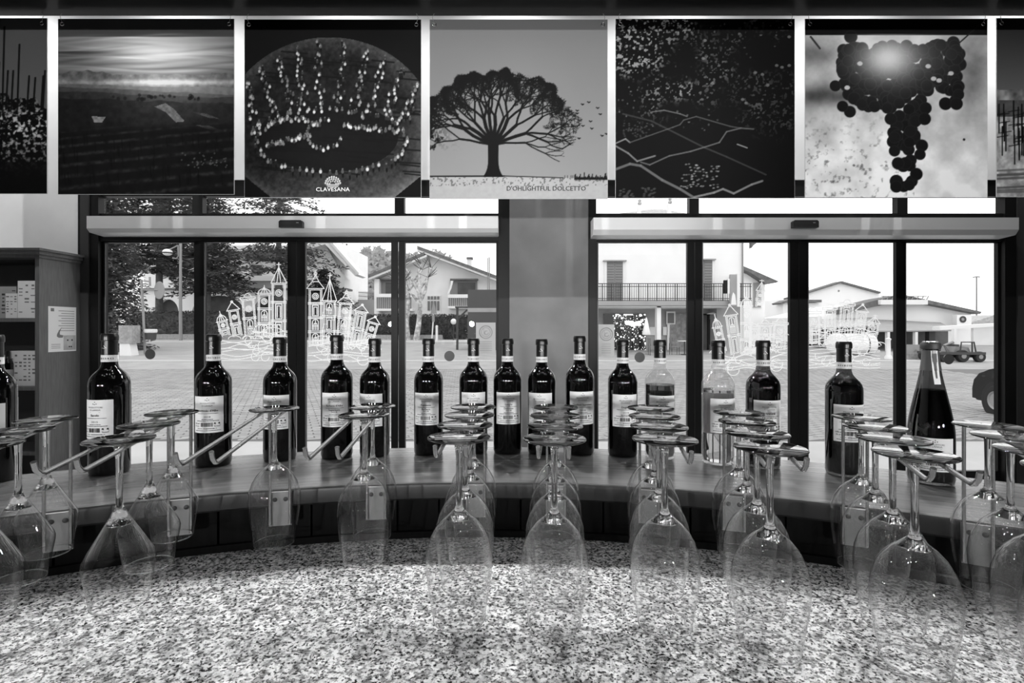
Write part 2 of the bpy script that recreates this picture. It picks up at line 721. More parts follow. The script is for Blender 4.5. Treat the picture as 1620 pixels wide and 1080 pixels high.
door_a = glass_door('door_1', 123, 806, [(167, 308), (326, 457), (485, 620), (641, 785)], [(309, 325), (626, 641)],
                    (137, 788, 341.5, 361, 374), (442, 479), -1, 'dark framed glass sliding door in front of the conifers')
door_b = glass_door('door_2', 930, 1622, [(945, 1087), (1109, 1247), (1275, 1414), (1431, 1577)], [(1088, 1103), (1414, 1430)],
                    (939, 1612, 344, 363, 378), (1254, 1294), 1, 'dark framed glass sliding door facing the balconied building')

# ------------------------------------------------------------------ curved bar
BC = (-0.07, -0.69, 0.0)      # centre of the arc
R1, R2 = 1.77, 2.11           # inner and outer edge of the ledge
ZL = 1.174                    # ledge top
ZG = 1.05                     # granite top
A0, A1 = math.radians(-62), math.radians(62)

bar = empty('bar_counter', BC)
tag(bar, 'dark curved wooden bar counter with a lighter raised ledge', 'bar counter')
led = MB()
prof = [(R1 + 0.012, ZL - 0.034), (R2 - 0.006, ZL - 0.034), (R2, ZL - 0.028), (R2, ZL - 0.006), (R2 - 0.006, ZL),
        (R1 + 0.012, ZL)]
led.sector(0, 0, A0, A1, 0, 0, 120, prof)
led.build('ledge', 'ledge_wood', bar, smooth=30, rel=False)
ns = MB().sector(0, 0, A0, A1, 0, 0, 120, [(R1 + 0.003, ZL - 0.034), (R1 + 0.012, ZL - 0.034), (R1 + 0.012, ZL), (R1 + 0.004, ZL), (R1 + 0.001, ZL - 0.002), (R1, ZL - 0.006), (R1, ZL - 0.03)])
ns.build('nosing', 'nosing_dark', bar, smooth=30, rel=False)  # front edge coloured darker than the ledge top
cs = MB().sector(R1 + 0.055, R2 - 0.03, A0, A1, 0.0, ZL - 0.035, 96)
cs.build('carcass', 'plank_groove', bar, smooth=30, rel=False)
npl = 44
for i in range(npl):
    a0 = A0 + (A1 - A0) * i / npl + 0.0012
    a1 = A0 + (A1 - A0) * (i + 1) / npl - 0.0012
    MB().sector(R1 + 0.035, R1 + 0.056, a0, a1, ZG, ZL - 0.034, 3).build('plank', 'riser_wood', bar, rel=False)
sk = MB().sector(R1 + 0.026, R1 + 0.036, A0, A1, ZG, ZG + 0.014, 96)
sk.build('bead_strip', 'riser_wood', bar, smooth=30, rel=False)

gr = MB()
gp = [(0.93, ZG - 0.03), (R1 + 0.034, ZG - 0.03), (R1 + 0.034, ZG), (0.936, ZG), (0.93, ZG - 0.006)]
gr.sector(0, 0, A0, A1, 0, 0, 96, gp)
go = gr.build('granite_worktop', 'granite', None, smooth=30)
go.location = BC
tag(go, 'speckled black and white granite worktop inside the curved bar', 'worktop')
ib = MB().sector(0.98, R1 + 0.05, A0, A1, 0.0, ZG - 0.031, 64)
o = ib.build('under_counter', 'room_dark', None, smooth=30)
o.location = BC
tag(o, 'dark under-counter carrying the granite worktop', 'cabinet')


def arc_point(ang, r, z):
    return Vector((BC[0] + r * math.sin(ang), BC[1] + r * math.cos(ang), z))


# ------------------------------------------------------------------ lamps
def spot(loc, watts, label, cone=150, blend=0.6, size=0.045, target=None, group=None):
    root = empty('ceiling_spotlight', loc)
    tag(root, label, 'spotlight', group)
    h = MB().lathe([(0.036, 0.0), (0.05, 0.0), (0.05, -0.006), (0.038, -0.012), (0.036, -0.002), (0.036, 0.0)], 20)
    h.build('trim_ring', 'steel', root, smooth=40, rel=False)
    b = MB().lathe([(0.0, -0.004), (0.034, -0.003), (0.034, -0.001), (0, -0.001)], 20)
    b.build('lens', 'paper', root, smooth=40, rel=False)
    ld = bpy.data.lights.new('spotlight_lamp', 'SPOT')
    ld.energy = watts
    ld.spot_size = math.radians(cone)
    ld.spot_blend = blend
    ld.shadow_soft_size = size
    lo = bpy.data.objects.new('spotlight_lamp', ld)
    C.objects.link(lo)
    lo.parent = root
    lo.location = (0, 0, -0.03)
    if target is not None:
        v = Vector(target) - (Vector(loc) + Vector((0, 0, -0.03)))
        lo.rotation_euler = v.to_track_quat('-Z', 'Y').to_euler()
    return root


NTH = ['first', 'second', 'third', 'fourth', 'fifth', 'sixth', 'seventh']
SOFW = 160
for i in range(7):
    x = -3.0 + 1.0 * i
    spot((x, 3.05, SB), SOFW, 'round spotlight set in the timber beam, %s from the bookcase' % NTH[i], cone=100, blend=0.9,
         target=(x * 0.5, 0.75, ZG), group='spotlights in the timber beam')
for row, r, n in (('inner', 1.5, 6), ('outer', 2.3, 7)):
    for i in range(n):
        a = math.radians(-75 + 150 * i / (n - 1))
        x, y = 0.1 + r * math.sin(a), -0.9 + r * math.cos(a) * 0.9
        spot((x, y, CEIL), 6, 'round ceiling spotlight, %s in the %s arc above the bar' % (NTH[i], row), cone=160, group='ceiling spotlights in arcs above the bar')
for i in range(7):
    x = -3.66 + 1.22 * i
    spot((x, -1.2, CEIL), 385, 'ceiling spotlight aimed at the hanging pictures, %s from the bookcase' % NTH[i],
         cone=40, blend=0.7, target=(x, PD_, 2.95), group='picture spotlights')
for i, x in enumerate((-4.5, -3.0, -1.5, 0.0, 1.5, 3.0, 4.5)):
    spot((x, 4.0, CEIL), 75, 'ceiling spotlight washing the window wall, %s from the bookcase' % NTH[i],
         cone=165, group='wall-washing ceiling spotlights')



def fill_lamp(x, watts, label):  # added fill lamps, unseen, to brighten the bottle labels from the front
    root = empty('fill_spotlight', (x, RB, 1.62))
    tag(root, label, 'spotlight', 'added fill spotlights behind the bar')
    MB().lathe([(0, 0), (0.05, 0), (0.05, 0.015), (0, 0.015)], 18).xf(Matrix.Rotation(math.radians(-90), 4, 'X')).build('wall_rose', 'steel', root, smooth=40, rel=False)
    MB().tube([(0, 0.012, 0), (0, 0.07, 0)], 0.012, 8).build('arm', 'steel', root, smooth=40, rel=False)
    MB().lathe([(0, 0.06), (0.04, 0.06), (0.05, 0.16), (0.046, 0.16), (0.036, 0.065), (0, 0.065)], 20).xf(Matrix.Rotation(math.radians(-90), 4, 'X')).build('shade', 'black_plastic', root, smooth=40, rel=False)
    ld = bpy.data.lights.new('fill_spotlight_lamp', 'SPOT')
    ld.energy = watts
    ld.spot_size = math.radians(30)
    ld.spot_blend = 0.6
    ld.shadow_soft_size = 0.06
    lo = bpy.data.objects.new('fill_spotlight_lamp', ld)
    C.objects.link(lo)
    lo.parent = root
    lo.location = (0, 0.18, 0)
    v = Vector((x * 0.36, 1.4, 2.10)) - Vector((x, RB + 0.18, 1.62))
    lo.rotation_euler = v.to_track_quat('-Z', 'Y').to_euler()


for i, x in enumerate((-3.0, -1.0, 1.0, 3.0)):
    fill_lamp(x, 370, 'added black fill spotlight behind the bar, %s from the bookcase side' % NTH[i])

# ------------------------------------------------------------------ printed banners
NP = 281


def smooth_noise(n, cells, seed, octaves=4):
    r = np.random.default_rng(seed)
    out = np.zeros((n, n))
    amp, tot = 1.0, 0.0
    for o in range(octaves):
        c = int(cells * 2 ** o)
        g = r.random((c + 2, c + 2))
        t = np.linspace(0, c, n)
        i = np.minimum(t.astype(int), c)
        f = t - i
        f = f * f * (3 - 2 * f)
        a = g[i][:, i]; b = g[i][:, i + 1]; cc = g[i + 1][:, i]; d = g[i + 1][:, i + 1]
        fx = f[None, :]; fy = f[:, None]
        out += amp * ((a * (1 - fx) + b * fx) * (1 - fy) + (cc * (1 - fx) + d * fx) * fy)
        tot += amp
        amp *= 0.55
    return out / tot


UU, VV = np.meshgrid(np.linspace(0, 1, NP), np.linspace(0, 1, NP))


def stroke(img, x0, y0, x1, y1, w, val, alpha=1.0):
    """anti-aliased line in unit coordinates, w in grid cells"""
    a = (NP - 1)
    X0, Y0, X1, Y1 = x0 * a, y0 * a, x1 * a, y1 * a
    m = w + 1.5
    i0, i1 = int(max(0, min(Y0, Y1) - m)), int(min(NP, max(Y0, Y1) + m + 1))
    j0, j1 = int(max(0, min(X0, X1) - m)), int(min(NP, max(X0, X1) + m + 1))
    if i0 >= i1 or j0 >= j1:
        return
    yy, xx = np.mgrid[i0:i1, j0:j1]
    dx, dy = X1 - X0, Y1 - Y0
    L2 = dx * dx + dy * dy + 1e-9
    t = np.clip(((xx - X0) * dx + (yy - Y0) * dy) / L2, 0, 1)
    dist = np.hypot(xx - X0 - t * dx, yy - Y0 - t * dy)
    cov = np.clip(w / 2 + 0.5 - dist, 0, 1) * alpha * min(1.0, w + 0.15)
    img[i0:i1, j0:j1] = img[i0:i1, j0:j1] * (1 - cov) + val * cov


def disc(img, cx, cy, r, val, alpha=1.0, ry=None):
    a = NP - 1
    ry = ry or r
    i0, i1 = int(max(0, (cy - ry) * a - 2)), int(min(NP, (cy + ry) * a + 3))
    j0, j1 = int(max(0, (cx - r) * a - 2)), int(min(NP, (cx + r) * a + 3))
    if i0 >= i1 or j0 >= j1:
        return
    yy, xx = np.mgrid[i0:i1, j0:j1]
    q = np.hypot((xx - cx * a) / (r * a), (yy - cy * a) / (ry * a))
    cov = np.clip((1 - q) * r * a + 0.5, 0, 1) * alpha
    img[i0:i1, j0:j1] = img[i0:i1, j0:j1] * (1 - cov) + val * cov


def art_stakes():
    img = 0.30 + 0.12 * VV + 0.02 * smooth_noise(NP, 3, 1)
    fol = smooth_noise(NP, 70, 2, 2)
    edge = 0.46 + 0.09 * (smooth_noise(NP, 8, 3, 3) - 0.5) * 2 - 0.10 * (UU < 0.9) * (0.9 - UU)
    leaf = np.clip((fol - 0.5) * 4.0, 0, 1) * np.clip(1.0 - np.abs(VV - 0.62) * 3.2, 0, 1) * 0.75 + 0.05
    img = np.where(VV > edge, leaf, img)
    img = np.where(VV > 0.82, img * 0.4 + 0.02, img)
    r = random.Random(3)
    for x, t in ((0.76, 0.05), (0.73, 0.25), (0.78, 0.3), (0.845, 0.15), (0.81, 0.3), (0.90, 0.33), (0.935, 0.34), (0.98, 0.33), (0.99, 0.3), (0.6, 0.1), (0.5, 0.2), (0.4, 0.08), (0.3, 0.25), (0.2, 0.12), (0.1, 0.2)):
        stroke(img, x, t, x - 0.012, 0.52, 3.0, 0.07)
    return img


def over(img, h, val, soft=1.0):
    """lay val over everything below the skyline h, with a soft edge"""
    m = np.clip((VV - h) * NP / soft + 0.5, 0, 1)
    return img * (1 - m) + val * m


def ridge(seed, cells, octv, amp):
    return (smooth_noise(NP, cells, seed, octv)[NP // 3][None, :] - 0.5) * 2 * amp


def art_valley():
    n1 = smooth_noise(NP, 3, 5, 4)
    r = np.random.default_rng(8)
    strk = np.zeros((NP, NP))
    for k in range(60):
        v0 = 0.09 + 0.22 * r.random()
        s = (r.random() - 0.5) * 0.12
        strk += (r.random() - 0.5) * 0.26 * np.exp(-((VV - v0 - s * UU - 0.012 * np.sin(UU * 6 + k)) / (0.004 + 0.008 * r.random())) ** 2) * np.exp(-((UU - r.random()) / (0.12 + 0.3 * r.random())) ** 2)
    glow = np.exp(-(((UU - 0.58) / 0.40) ** 2 + ((VV - 0.2) / 0.14) ** 2))
    img = 0.36 + 0.62 * glow + strk + 0.12 * (n1 - 0.5)
    img = np.where(VV < 0.1, 0.30 + strk, img)  # top band darkened: the beam's shadow put into the print
    m1 = 0.318 + ridge(9, 12, 4, 0.022) - 0.012 * np.exp(-((UU - 0.2) / 0.2) ** 2)
    rock = 0.36 + 0.36 * np.exp(-((UU - 0.6) / 0.25) ** 2) + 0.28 * (smooth_noise(NP, 34, 4, 3) - 0.5)
    img = over(img, m1, rock)
    mist = np.exp(-((VV - 0.362) / 0.016) ** 2)
    hz = np.exp(-((UU - 0.66) / 0.36) ** 2)
    img = np.where(VV > m1, img + (0.12 + 0.28 * hz) * mist, img)
    for k, (h0, sl, amp, val, haze) in enumerate(((0.372, 0.02, 0.010, 0.36, 0.28), (0.385, 0.045, 0.014, 0.25, 0.24), (0.41, 0.04, 0.016, 0.17, 0.20), (0.45, 0.03, 0.02, 0.12, 0.14))):
        h = h0 + sl * UU + ridge(12 + k, 7, 5, amp)
        tex = smooth_noise(NP, 40, 17 + k, 4) - 0.5
        img = over(img, h, val + haze * hz * np.clip(1 - (VV - h) * 5, 0, 1) + 0.16 * tex * (0.5 + val))
    rr0 = random.Random(2)
    for k in range(26):
        disc(img, 0.3 + 0.5 * rr0.random(), 0.43 + 0.03 * rr0.random(), 0.006 + 0.006 * rr0.random(), 0.12, 0.6)
    for pts, val in ((((0.55, 0.5), (0.61, 0.48), (0.66, 0.515), (0.72, 0.585), (0.67, 0.59), (0.61, 0.53)), 0.47),
                     (((0.19, 0.555), (0.27, 0.56), (0.25, 0.59), (0.205, 0.59)), 0.5),
                     (((0.76, 0.53), (0.84, 0.54), (0.92, 0.57), (0.86, 0.565)), 0.34),
                     (((0.78, 0.605), (0.86, 0.61), (0.99, 0.655), (0.9, 0.645)), 0.42)):
        inside = np.zeros((NP, NP), bool)
        q = len(pts)
        for i in range(q):
            xa, ya = pts[i]; xb, yb = pts[(i + 1) % q]
            c = ((ya > VV) != (yb > VV)) & (UU < (xb - xa) * (VV - ya) / (yb - ya + 1e-9) + xa)
            inside ^= c
        img = np.where(inside, val + 0.25 * (smooth_noise(NP, 60, 31, 3) - 0.5), img)
    h3 = 0.64 - 0.03 * UU
    low = 0.085 + 0.05 * (smooth_noise(NP, 30, 21, 3) - 0.5)
    ph = (VV - 0.64 + 0.06 * UU) ** 0.62 if False else np.clip(VV - 0.62 + 0.10 * UU, 0, 1) ** 0.7
    rows = 0.10 * np.clip(np.sin(ph * 95) - 0.1, 0, 1) * np.clip(smooth_noise(NP, 40, 22, 2) * 1.6 - 0.3, 0, 1)
    img = over(img, h3, low + rows * 1.5, 16)
    rr = random.Random(5)
    for k in range(60):
        x = rr.random()
        y = 0.7 + 0.26 * rr.random()
        stroke(img, x, y - 0.06, x + 0.004, y, 1.4, 0.04, 0.7)
    for k in range(40):
        disc(img, 0.7 + 0.26 * rr.random(), 0.75 + 0.1 * rr.random(), 0.0045, 0.42, 0.7)
    return img


def art_crowd():
    n = smooth_noise(NP, 60, 41, 3)
    n2 = smooth_noise(NP, 5, 42, 4)
    img = 0.045 + 0.03 * n2
    e = ((UU - 0.48) / 0.60) ** 2 + ((VV - 0.63) / 0.53) ** 2
    grd = 0.11 + 0.14 * np.clip((e - 0.62) * 3, 0, 1) + 0.16 * (n - 0.5) + 0.10 * UU * (VV > 0.5) + 0.10 * (n2 - 0.4) + 0.14 * np.clip((VV - 0.84) * 5, 0, 1)
    img = np.where(e < 1, grd, img)
    inner = ((UU - 0.47) / 0.40) ** 2 + ((VV - 0.66) / 0.2) ** 2
    img = np.where(inner < 1, 0.06 + 0.03 * n, img)
    rr = random.Random(9)
    # long shadows
    for k in range(90):
        y = 0.17 + 0.7 * rr.random()
        x = 0.06 + 0.85 * rr.random()
        stroke(img, x, y, x + 0.1 + 0.1 * rr.random(), y + 0.012, 2.5, 0.05, 0.75)
    corner = (VV - 0.88) > UU * 0.8
    img = np.where(corner | ((VV - 0.88) > (1 - UU) * 0.8), 0.05, img)

    def person(x, y, s=1.0):
        v = rr.choice([0.85, 0.75, 0.5, 0.6, 0.35, 0.2, 0.12, 0.8, 0.25])
        disc(img, x + 0.002, y + 0.022 * s, 0.006 * s, 0.05, 1, 0.018 * s)
        disc(img, x, y, 0.0095 * s, v, 0.95, 0.0125 * s)
        disc(img, x, y - 0.0165 * s, 0.0055 * s, 0.42, 1)

    rays = [((0.02, 0.36), (0.07, 0.64)), ((0.09, 0.27), (0.17, 0.56)), ((0.19, 0.22), (0.28, 0.53)), ((0.30, 0.17), (0.34, 0.5)), ((0.415, 0.13), (0.43, 0.5)),
            ((0.565, 0.13), (0.53, 0.5)), ((0.69, 0.18), (0.62, 0.52)), ((0.79, 0.22), (0.70, 0.55)), ((0.89, 0.28), (0.80, 0.56)), ((0.975, 0.37), (0.90, 0.58))]
    allp = []
    for (x0, y0), (x1, y1) in rays:
        for k in range(13):
            t = k / 12
            for q in range(2):
                allp.append((x0 + (x1 - x0) * t + (rr.random() - 0.5) * 0.05 * (0.4 + t), y0 + (y1 - y0) * t + (rr.random() - 0.5) * 0.02))
    for k in range(66):
        a = 2 * math.pi * k / 66
        allp.append((0.49 + 0.43 * math.cos(a) + (rr.random() - 0.5) * 0.02, 0.69 + 0.175 * math.sin(a) + (rr.random() - 0.5) * 0.02))
    for k in range(28):
        t = k / 27
        allp.append((0.13 + 0.3 * t, 0.6 - 0.035 * math.sin(t * 3) + (rr.random() - 0.5) * 0.015))
        allp.append((0.56 + 0.3 * t, 0.6 + 0.03 * t + (rr.random() - 0.5) * 0.02))
        allp.append((0.12 + 0.25 * t, 0.71 - 0.06 * t + (rr.random() - 0.5) * 0.02))
    for k in range(20):
        a = math.pi * (0.1 + 1.5 * k / 19)
        allp.append((0.45 + 0.1 * math.cos(a), 0.65 + 0.08 * math.sin(a)))
    for p in sorted(allp, key=lambda q: q[1]):
        person(p[0] + (rr.random() - 0.5) * 0.014, p[1] + (rr.random() - 0.5) * 0.014, 0.62 + 0.32 * p[1])
    # little crown emblem
    for ring, (r, cnt, s) in enumerate(((0.018, 5, 0.004), (0.03, 8, 0.0045), (0.042, 10, 0.005))):
        for k in range(cnt):
            a = math.pi * (0.04 + 0.92 * k / (cnt - 1))
            disc(img, 0.5 + r * math.cos(a), 0.925 - r * math.sin(a) * 0.95, s, 0.85, 1, s * 1.1)
    for k in range(3):
        stroke(img, 0.5 - 0.036 + k * 0.004, 0.928 + k * 0.006, 0.5 + 0.036 - k * 0.004, 0.928 + k * 0.006, 1.2, 0.8)
    return img


def art_oak():
    img = 0.455 + 0.14 * VV + 0.012 * (smooth_noise(NP, 3, 51, 4) - 0.5)
    gl = 0.878 + 0.004 * np.abs(UU - 0.35) * 3
    snow = 0.68 + 0.05 * (smooth_noise(NP, 50, 52, 3) - 0.5)
    fl = smooth_noise(NP, 90, 53, 2)
    snow = np.where((fl > 0.62) & (VV < 0.93), snow - 0.22, snow)
    img = np.where(VV > gl, snow, img)
    stroke(img, 0.0, 0.876, 0.42, 0.874, 2.2, 0.12)
    stroke(img, 0.42, 0.874, 0.75, 0.884, 1.6, 0.2)
    rr = random.Random(4)

    def canopy(x, y):
        q = ((x - 0.385) / 0.46) ** 2 + ((y - 0.60) / 0.325) ** 2
        a = math.atan2(0.6 - y, x - 0.385)
        lim = 0.93 + 0.07 * math.sin(a * 9 + 1) + 0.05 * math.sin(a * 23) + 0.12 * (rr.random() - 0.5)
        return q < lim and y < 0.80

    def branch(x, y, a, L, w, dep):
        n = 3
        for k in range(n):
            nx, ny = x + L / n * math.cos(a), y - L / n * math.sin(a)
            if dep > 1 and not canopy(nx, ny):
                return
            stroke(img, x, y, nx, ny, max(w, 0.55), 0.055, 1.0 if w > 0.8 else 0.8)
            x, y = nx, ny
            a += (rr.random() - 0.5) * 0.38
            if y > 0.70 and math.sin(a) < 0:
                a += 0.2
        if dep >= 9 or L < 0.008:
            return
        for s in (-1, 1):
            branch(x, y, a + s * (0.28 + 0.33 * rr.random()), L * (0.66 + 0.16 * rr.random()), w * 0.60, dep + 1)
        if rr.random() < 0.30 + 0.06 * dep:
            branch(x, y, a + (rr.random() - 0.5) * 0.5, L * 0.72, w * 0.62, dep + 1)

    # trunk with a flared foot
    for k in range(40):
        t = k / 39
        y = 0.875 - 0.19 * t
        hw = 0.021 + 0.030 * (1 - t) ** 5 + 0.006 * t
        stroke(img, 0.357 - hw, y, 0.357 + hw, y, 2.2, 0.05)
    for a, L, w in ((158, 0.16, 5), (142, 0.13, 6), (126, 0.14, 4.5), (112, 0.13, 5.5), (98, 0.14, 5), (84, 0.14, 5.5), (70, 0.14, 4.5), (54, 0.14, 5.5), (38, 0.15, 5), (22, 0.17, 5), (9, 0.16, 3), (171, 0.17, 3.2)):
        branch(0.357 + 0.02 * math.cos(math.radians(a)), 0.70 - 0.02 * abs(math.sin(math.radians(a))), math.radians(a), L, w, 0)
    fr = smooth_noise(NP, 70, 57, 2)
    q = ((UU - 0.395) / 0.43) ** 2 + ((VV - 0.60) / 0.325) ** 2
    ring = np.clip(1 - np.abs(np.sqrt(q) - 0.80) * 5.5, 0, 1) * np.clip((0.74 - VV) * 12, 0, 1) * 0.55
    img = np.where(fr > 0.55 - 0.02, img * (1 - 0.62 * ring * np.clip((fr - 0.5) * 9, 0, 1)), img)
    for x, y in ((0.86, 0.475), (0.895, 0.463), (0.945, 0.495), (0.96, 0.53), (0.83, 0.51), (0.83, 0.525), (0.79, 0.515), (0.775, 0.54), (0.815, 0.54), (0.905, 0.57), (0.862, 0.595), (0.912, 0.61), (0.84, 0.665), (0.97, 0.65), (0.995, 0.64), (0.74, 0.635)):
        stroke(img, x - 0.007, y - 0.004, x, y, 1.6, 0.06)
        stroke(img, x, y, x + 0.007, y - 0.003, 1.5, 0.06)
        disc(img, x, y, 0.004, 0.06)
    for k in range(50):
        x = 0.815 + 0.185 * k / 49
        stroke(img, x, 0.893, x + 0.002, 0.885 - 0.03 * rr.random() * (0.5 + 0.5 * math.sin(k)), 1.5, 0.09)
    for x in (0.76, 0.775, 0.795, 0.805):
        stroke(img, x, 0.885, x, 0.872, 0.8, 0.15)
    return img


def art_leaves():
    n = smooth_noise(NP, 80, 61, 2)
    big = smooth_noise(NP, 5, 62, 3)
    dens = np.clip((big - 0.38) * 3.2, 0, 1) * np.clip((0.60 + 0.12 * UU - VV) * 8, 0, 1) * np.clip(1.25 - UU * 0.85, 0.12, 1)
    img = 0.035 + 0.02 * n
    img = img + np.clip((n - 0.60) * 6.5, 0, 0.5) * dens
    rr = random.Random(13)
    for k in range(330):
        x, y = rr.random(), 0.02 + 0.62 * rr.random()
        if rr.random() < (0.95 - 0.75 * x):
            disc(img, x, y, 0.003 + 0.005 * rr.random(), 0.12 + 0.4 * rr.random(), 0.75, 0.003 + 0.004 * rr.random())
    for x, y in ((0.9, 0.26), (0.93, 0.27), (0.97, 0.26), (0.71, 0.45), (0.73, 0.47), (0.78, 0.3), (0.82, 0.31), (0.85, 0.37), (0.5, 0.12), (0.49, 0.22), (0.97, 0.1), (0.54, 0.36)):
        disc(img, x, y, 0.010, 0.5, 0.8, 0.008)

    def rail(pts, v, w):
        for (x0, y0), (x1, y1) in zip(pts, pts[1:]):
            stroke(img, x0, y0, x1, y1, w, v, 0.9)

    rail([(0.04, 0.53), (0.2, 0.57), (0.5, 0.72), (0.62, 0.77), (0.84, 0.87)], 0.24, 2.6)
    rail([(0.0, 0.71), (0.07, 0.75), (0.12, 0.795), (0.22, 0.765)], 0.5, 2.6)
    rail([(0.0, 0.695), (0.055, 0.67), (0.08, 0.69)], 0.55, 2.2)
    rail([(0.08, 0.69), (0.32, 0.605), (0.36, 0.59), (0.38, 0.565), (0.45, 0.545), (0.64, 0.6), (0.7, 0.61)], 0.34, 1.8)
    rail([(0.0, 0.84), (0.08, 0.81), (0.14, 0.82), (0.26, 0.9), (0.36, 0.95), (0.44, 1.0)], 0.42, 4.0)
    rail([(0.14, 0.80), (0.19, 0.815), (0.3, 0.765), (0.42, 0.74), (0.58, 0.69), (0.62, 0.63), (0.7, 0.61), (0.77, 0.615)], 0.4, 2.2)
    rail([(0.44, 0.995), (0.55, 0.97), (0.6, 0.95), (0.66, 0.975), (0.76, 0.925), (0.82, 0.905)], 0.5, 3.2)
    rail([(0.2, 0.52), (0.27, 0.51), (0.36, 0.53), (0.4, 0.545)], 0.45, 1.6)
    rail([(0.68, 0.7), (0.735, 0.72)], 0.6, 1.8)
    for k in range(70):
        disc(img, 0.36 + 0.22 * rr.random(), 0.8 + 0.15 * rr.random(), 0.007, 0.3 + 0.35 * rr.random(), 0.8, 0.004)
    for k in range(40):
        disc(img, 0.02 + 0.2 * rr.random(), 0.94 + 0.06 * rr.random(), 0.008, 0.28, 0.8, 0.005)
    for k in range(40):
        disc(img, 0.04 + 0.15 * rr.random(), 0.58 + 0.08 * rr.random(), 0.006, 0.28, 0.8, 0.004)
    return img


def art_grapes():
    n = smooth_noise(NP, 9, 71, 5)
    img = 0.78 + 0.35 * (n - 0.5) + 0.22 * np.clip((VV - 0.45) * 2, 0, 1)
    img = img - 0.5 * np.exp(-(((VV - 0.43) / 0.06) ** 2 + ((UU - 0.1) / 0.2) ** 2)) - 0.35 * np.exp(-(((VV - 0.2) / 0.06) ** 2 + ((UU - 0.05) / 0.12) ** 2))
    img = img - 0.3 * np.exp(-(((VV - 0.3) / 0.2) ** 2 + ((UU - 0.93) / 0.09) ** 2))
    dot = smooth_noise(NP, 45, 72, 3)
    img = img - 0.5 * np.clip(dot - 0.62, 0, 1) * 4 * np.clip((VV - 0.5) * 3, 0, 1) * (UU < 0.6)
    img = np.where(VV < 0.09, 0.07 + 0.05 * n, img)  # dark strip along the top is the beam's shadow, painted into the picture
    stroke(img, 0.03, 0.1, 0.08, 0.165, 3, 0.2)
    stroke(img, 0.84, 0.14, 0.96, 0.03, 2.2, 0.15)
    rr = random.Random(21)
    pts = []
    for k in range(150):
        a, b = rr.random(), rr.random()
        x = 0.2 + 0.36 * a
        y = 0.15 + (0.25 + 0.1 * math.sin(a * 3.2)) * b
        pts.append((x, y))
    for k in range(60):
        t = rr.random()
        pts.append((0.6 + 0.22 * rr.random() - 0.05 * t, 0.14 + 0.26 * t))
    for k in range(26):
        pts.append((0.79 + 0.06 * rr.random(), 0.13 + 0.33 * rr.random()))
    for k in range(46):
        t = rr.random()
        pts.append((0.55 + (rr.random() - 0.5) * (0.24 - 0.15 * t), 0.4 + 0.44 * t))
    pts += [(0.165, 0.375), (0.245, 0.52), (0.205, 0.49), (0.31, 0.475), (0.38, 0.49), (0.45, 0.5), (0.77, 0.475), (0.83, 0.475), (0.25, 0.1), (0.66, 0.5), (0.655, 0.56), (0.47, 0.56),
            (0.5, 0.91), (0.54, 0.94), (0.585, 0.91), (0.61, 0.87), (0.5, 0.94), (0.57, 0.93), (0.49, 0.665), (0.49, 0.74), (0.64, 0.71), (0.63, 0.76), (0.55, 0.81), (0.51, 0.81)]
    for x, y in pts:
        r = 0.031 + 0.006 * rr.random()
        disc(img, x, y, r, 0.15, 1)
        disc(img, x, y, r * 0.86, 0.085 + 0.03 * rr.random(), 1)
    glow = np.exp(-(((UU - 0.45) / 0.15) ** 2 + ((VV - 0.22) / 0.115) ** 2)) + 0.4 * np.exp(-(((UU - 0.52) / 0.32) ** 2 + ((VV - 0.2) / 0.2) ** 2))
    img = np.where(VV > 0.085, img + 0.62 * glow * (1 - img), img)
    for x, y in ((0.675, 0.265), (0.705, 0.335), (0.735, 0.345), (0.8, 0.305), (0.23, 0.385), (0.3, 0.25)):
        disc(img, x, y, 0.015, 0.85, 0.9, 0.012)
    disc(img, 0.872, 0.676, 0.007, 0.12)
    return img


def art_snowfield():
    n = smooth_noise(NP, 30, 81, 3)
    img = 0.16 + 0.5 * VV
    mt = 0.42 - 0.03 * smooth_noise(NP, 9, 82, 3)[20][None, :]
    img = np.where(VV > mt, 0.42 + 0.5 * (smooth_noise(NP, 20, 83, 3) - 0.4), img)
    img = np.where(VV > 0.46, 0.22 + 0.15 * n, img)
    img = np.where(VV > 0.55, 0.66 + 0.5 * (n - 0.5), img)
    rr = random.Random(31)
    for k in range(70):
        x = rr.random()
        y = 0.62 + 0.2 * rr.random()
        stroke(img, x, y - 0.16, x, y, 2.2, 0.07)
        stroke(img, x - 0.03, y - 0.1, x + 0.03, y - 0.11, 1.4, 0.1)
    for k in range(10):
        y = 0.85 + 0.14 * rr.random()
        stroke(img, 0, y, 1, y - 0.08 * rr.random(), 3, 0.35, 0.7)
    return img


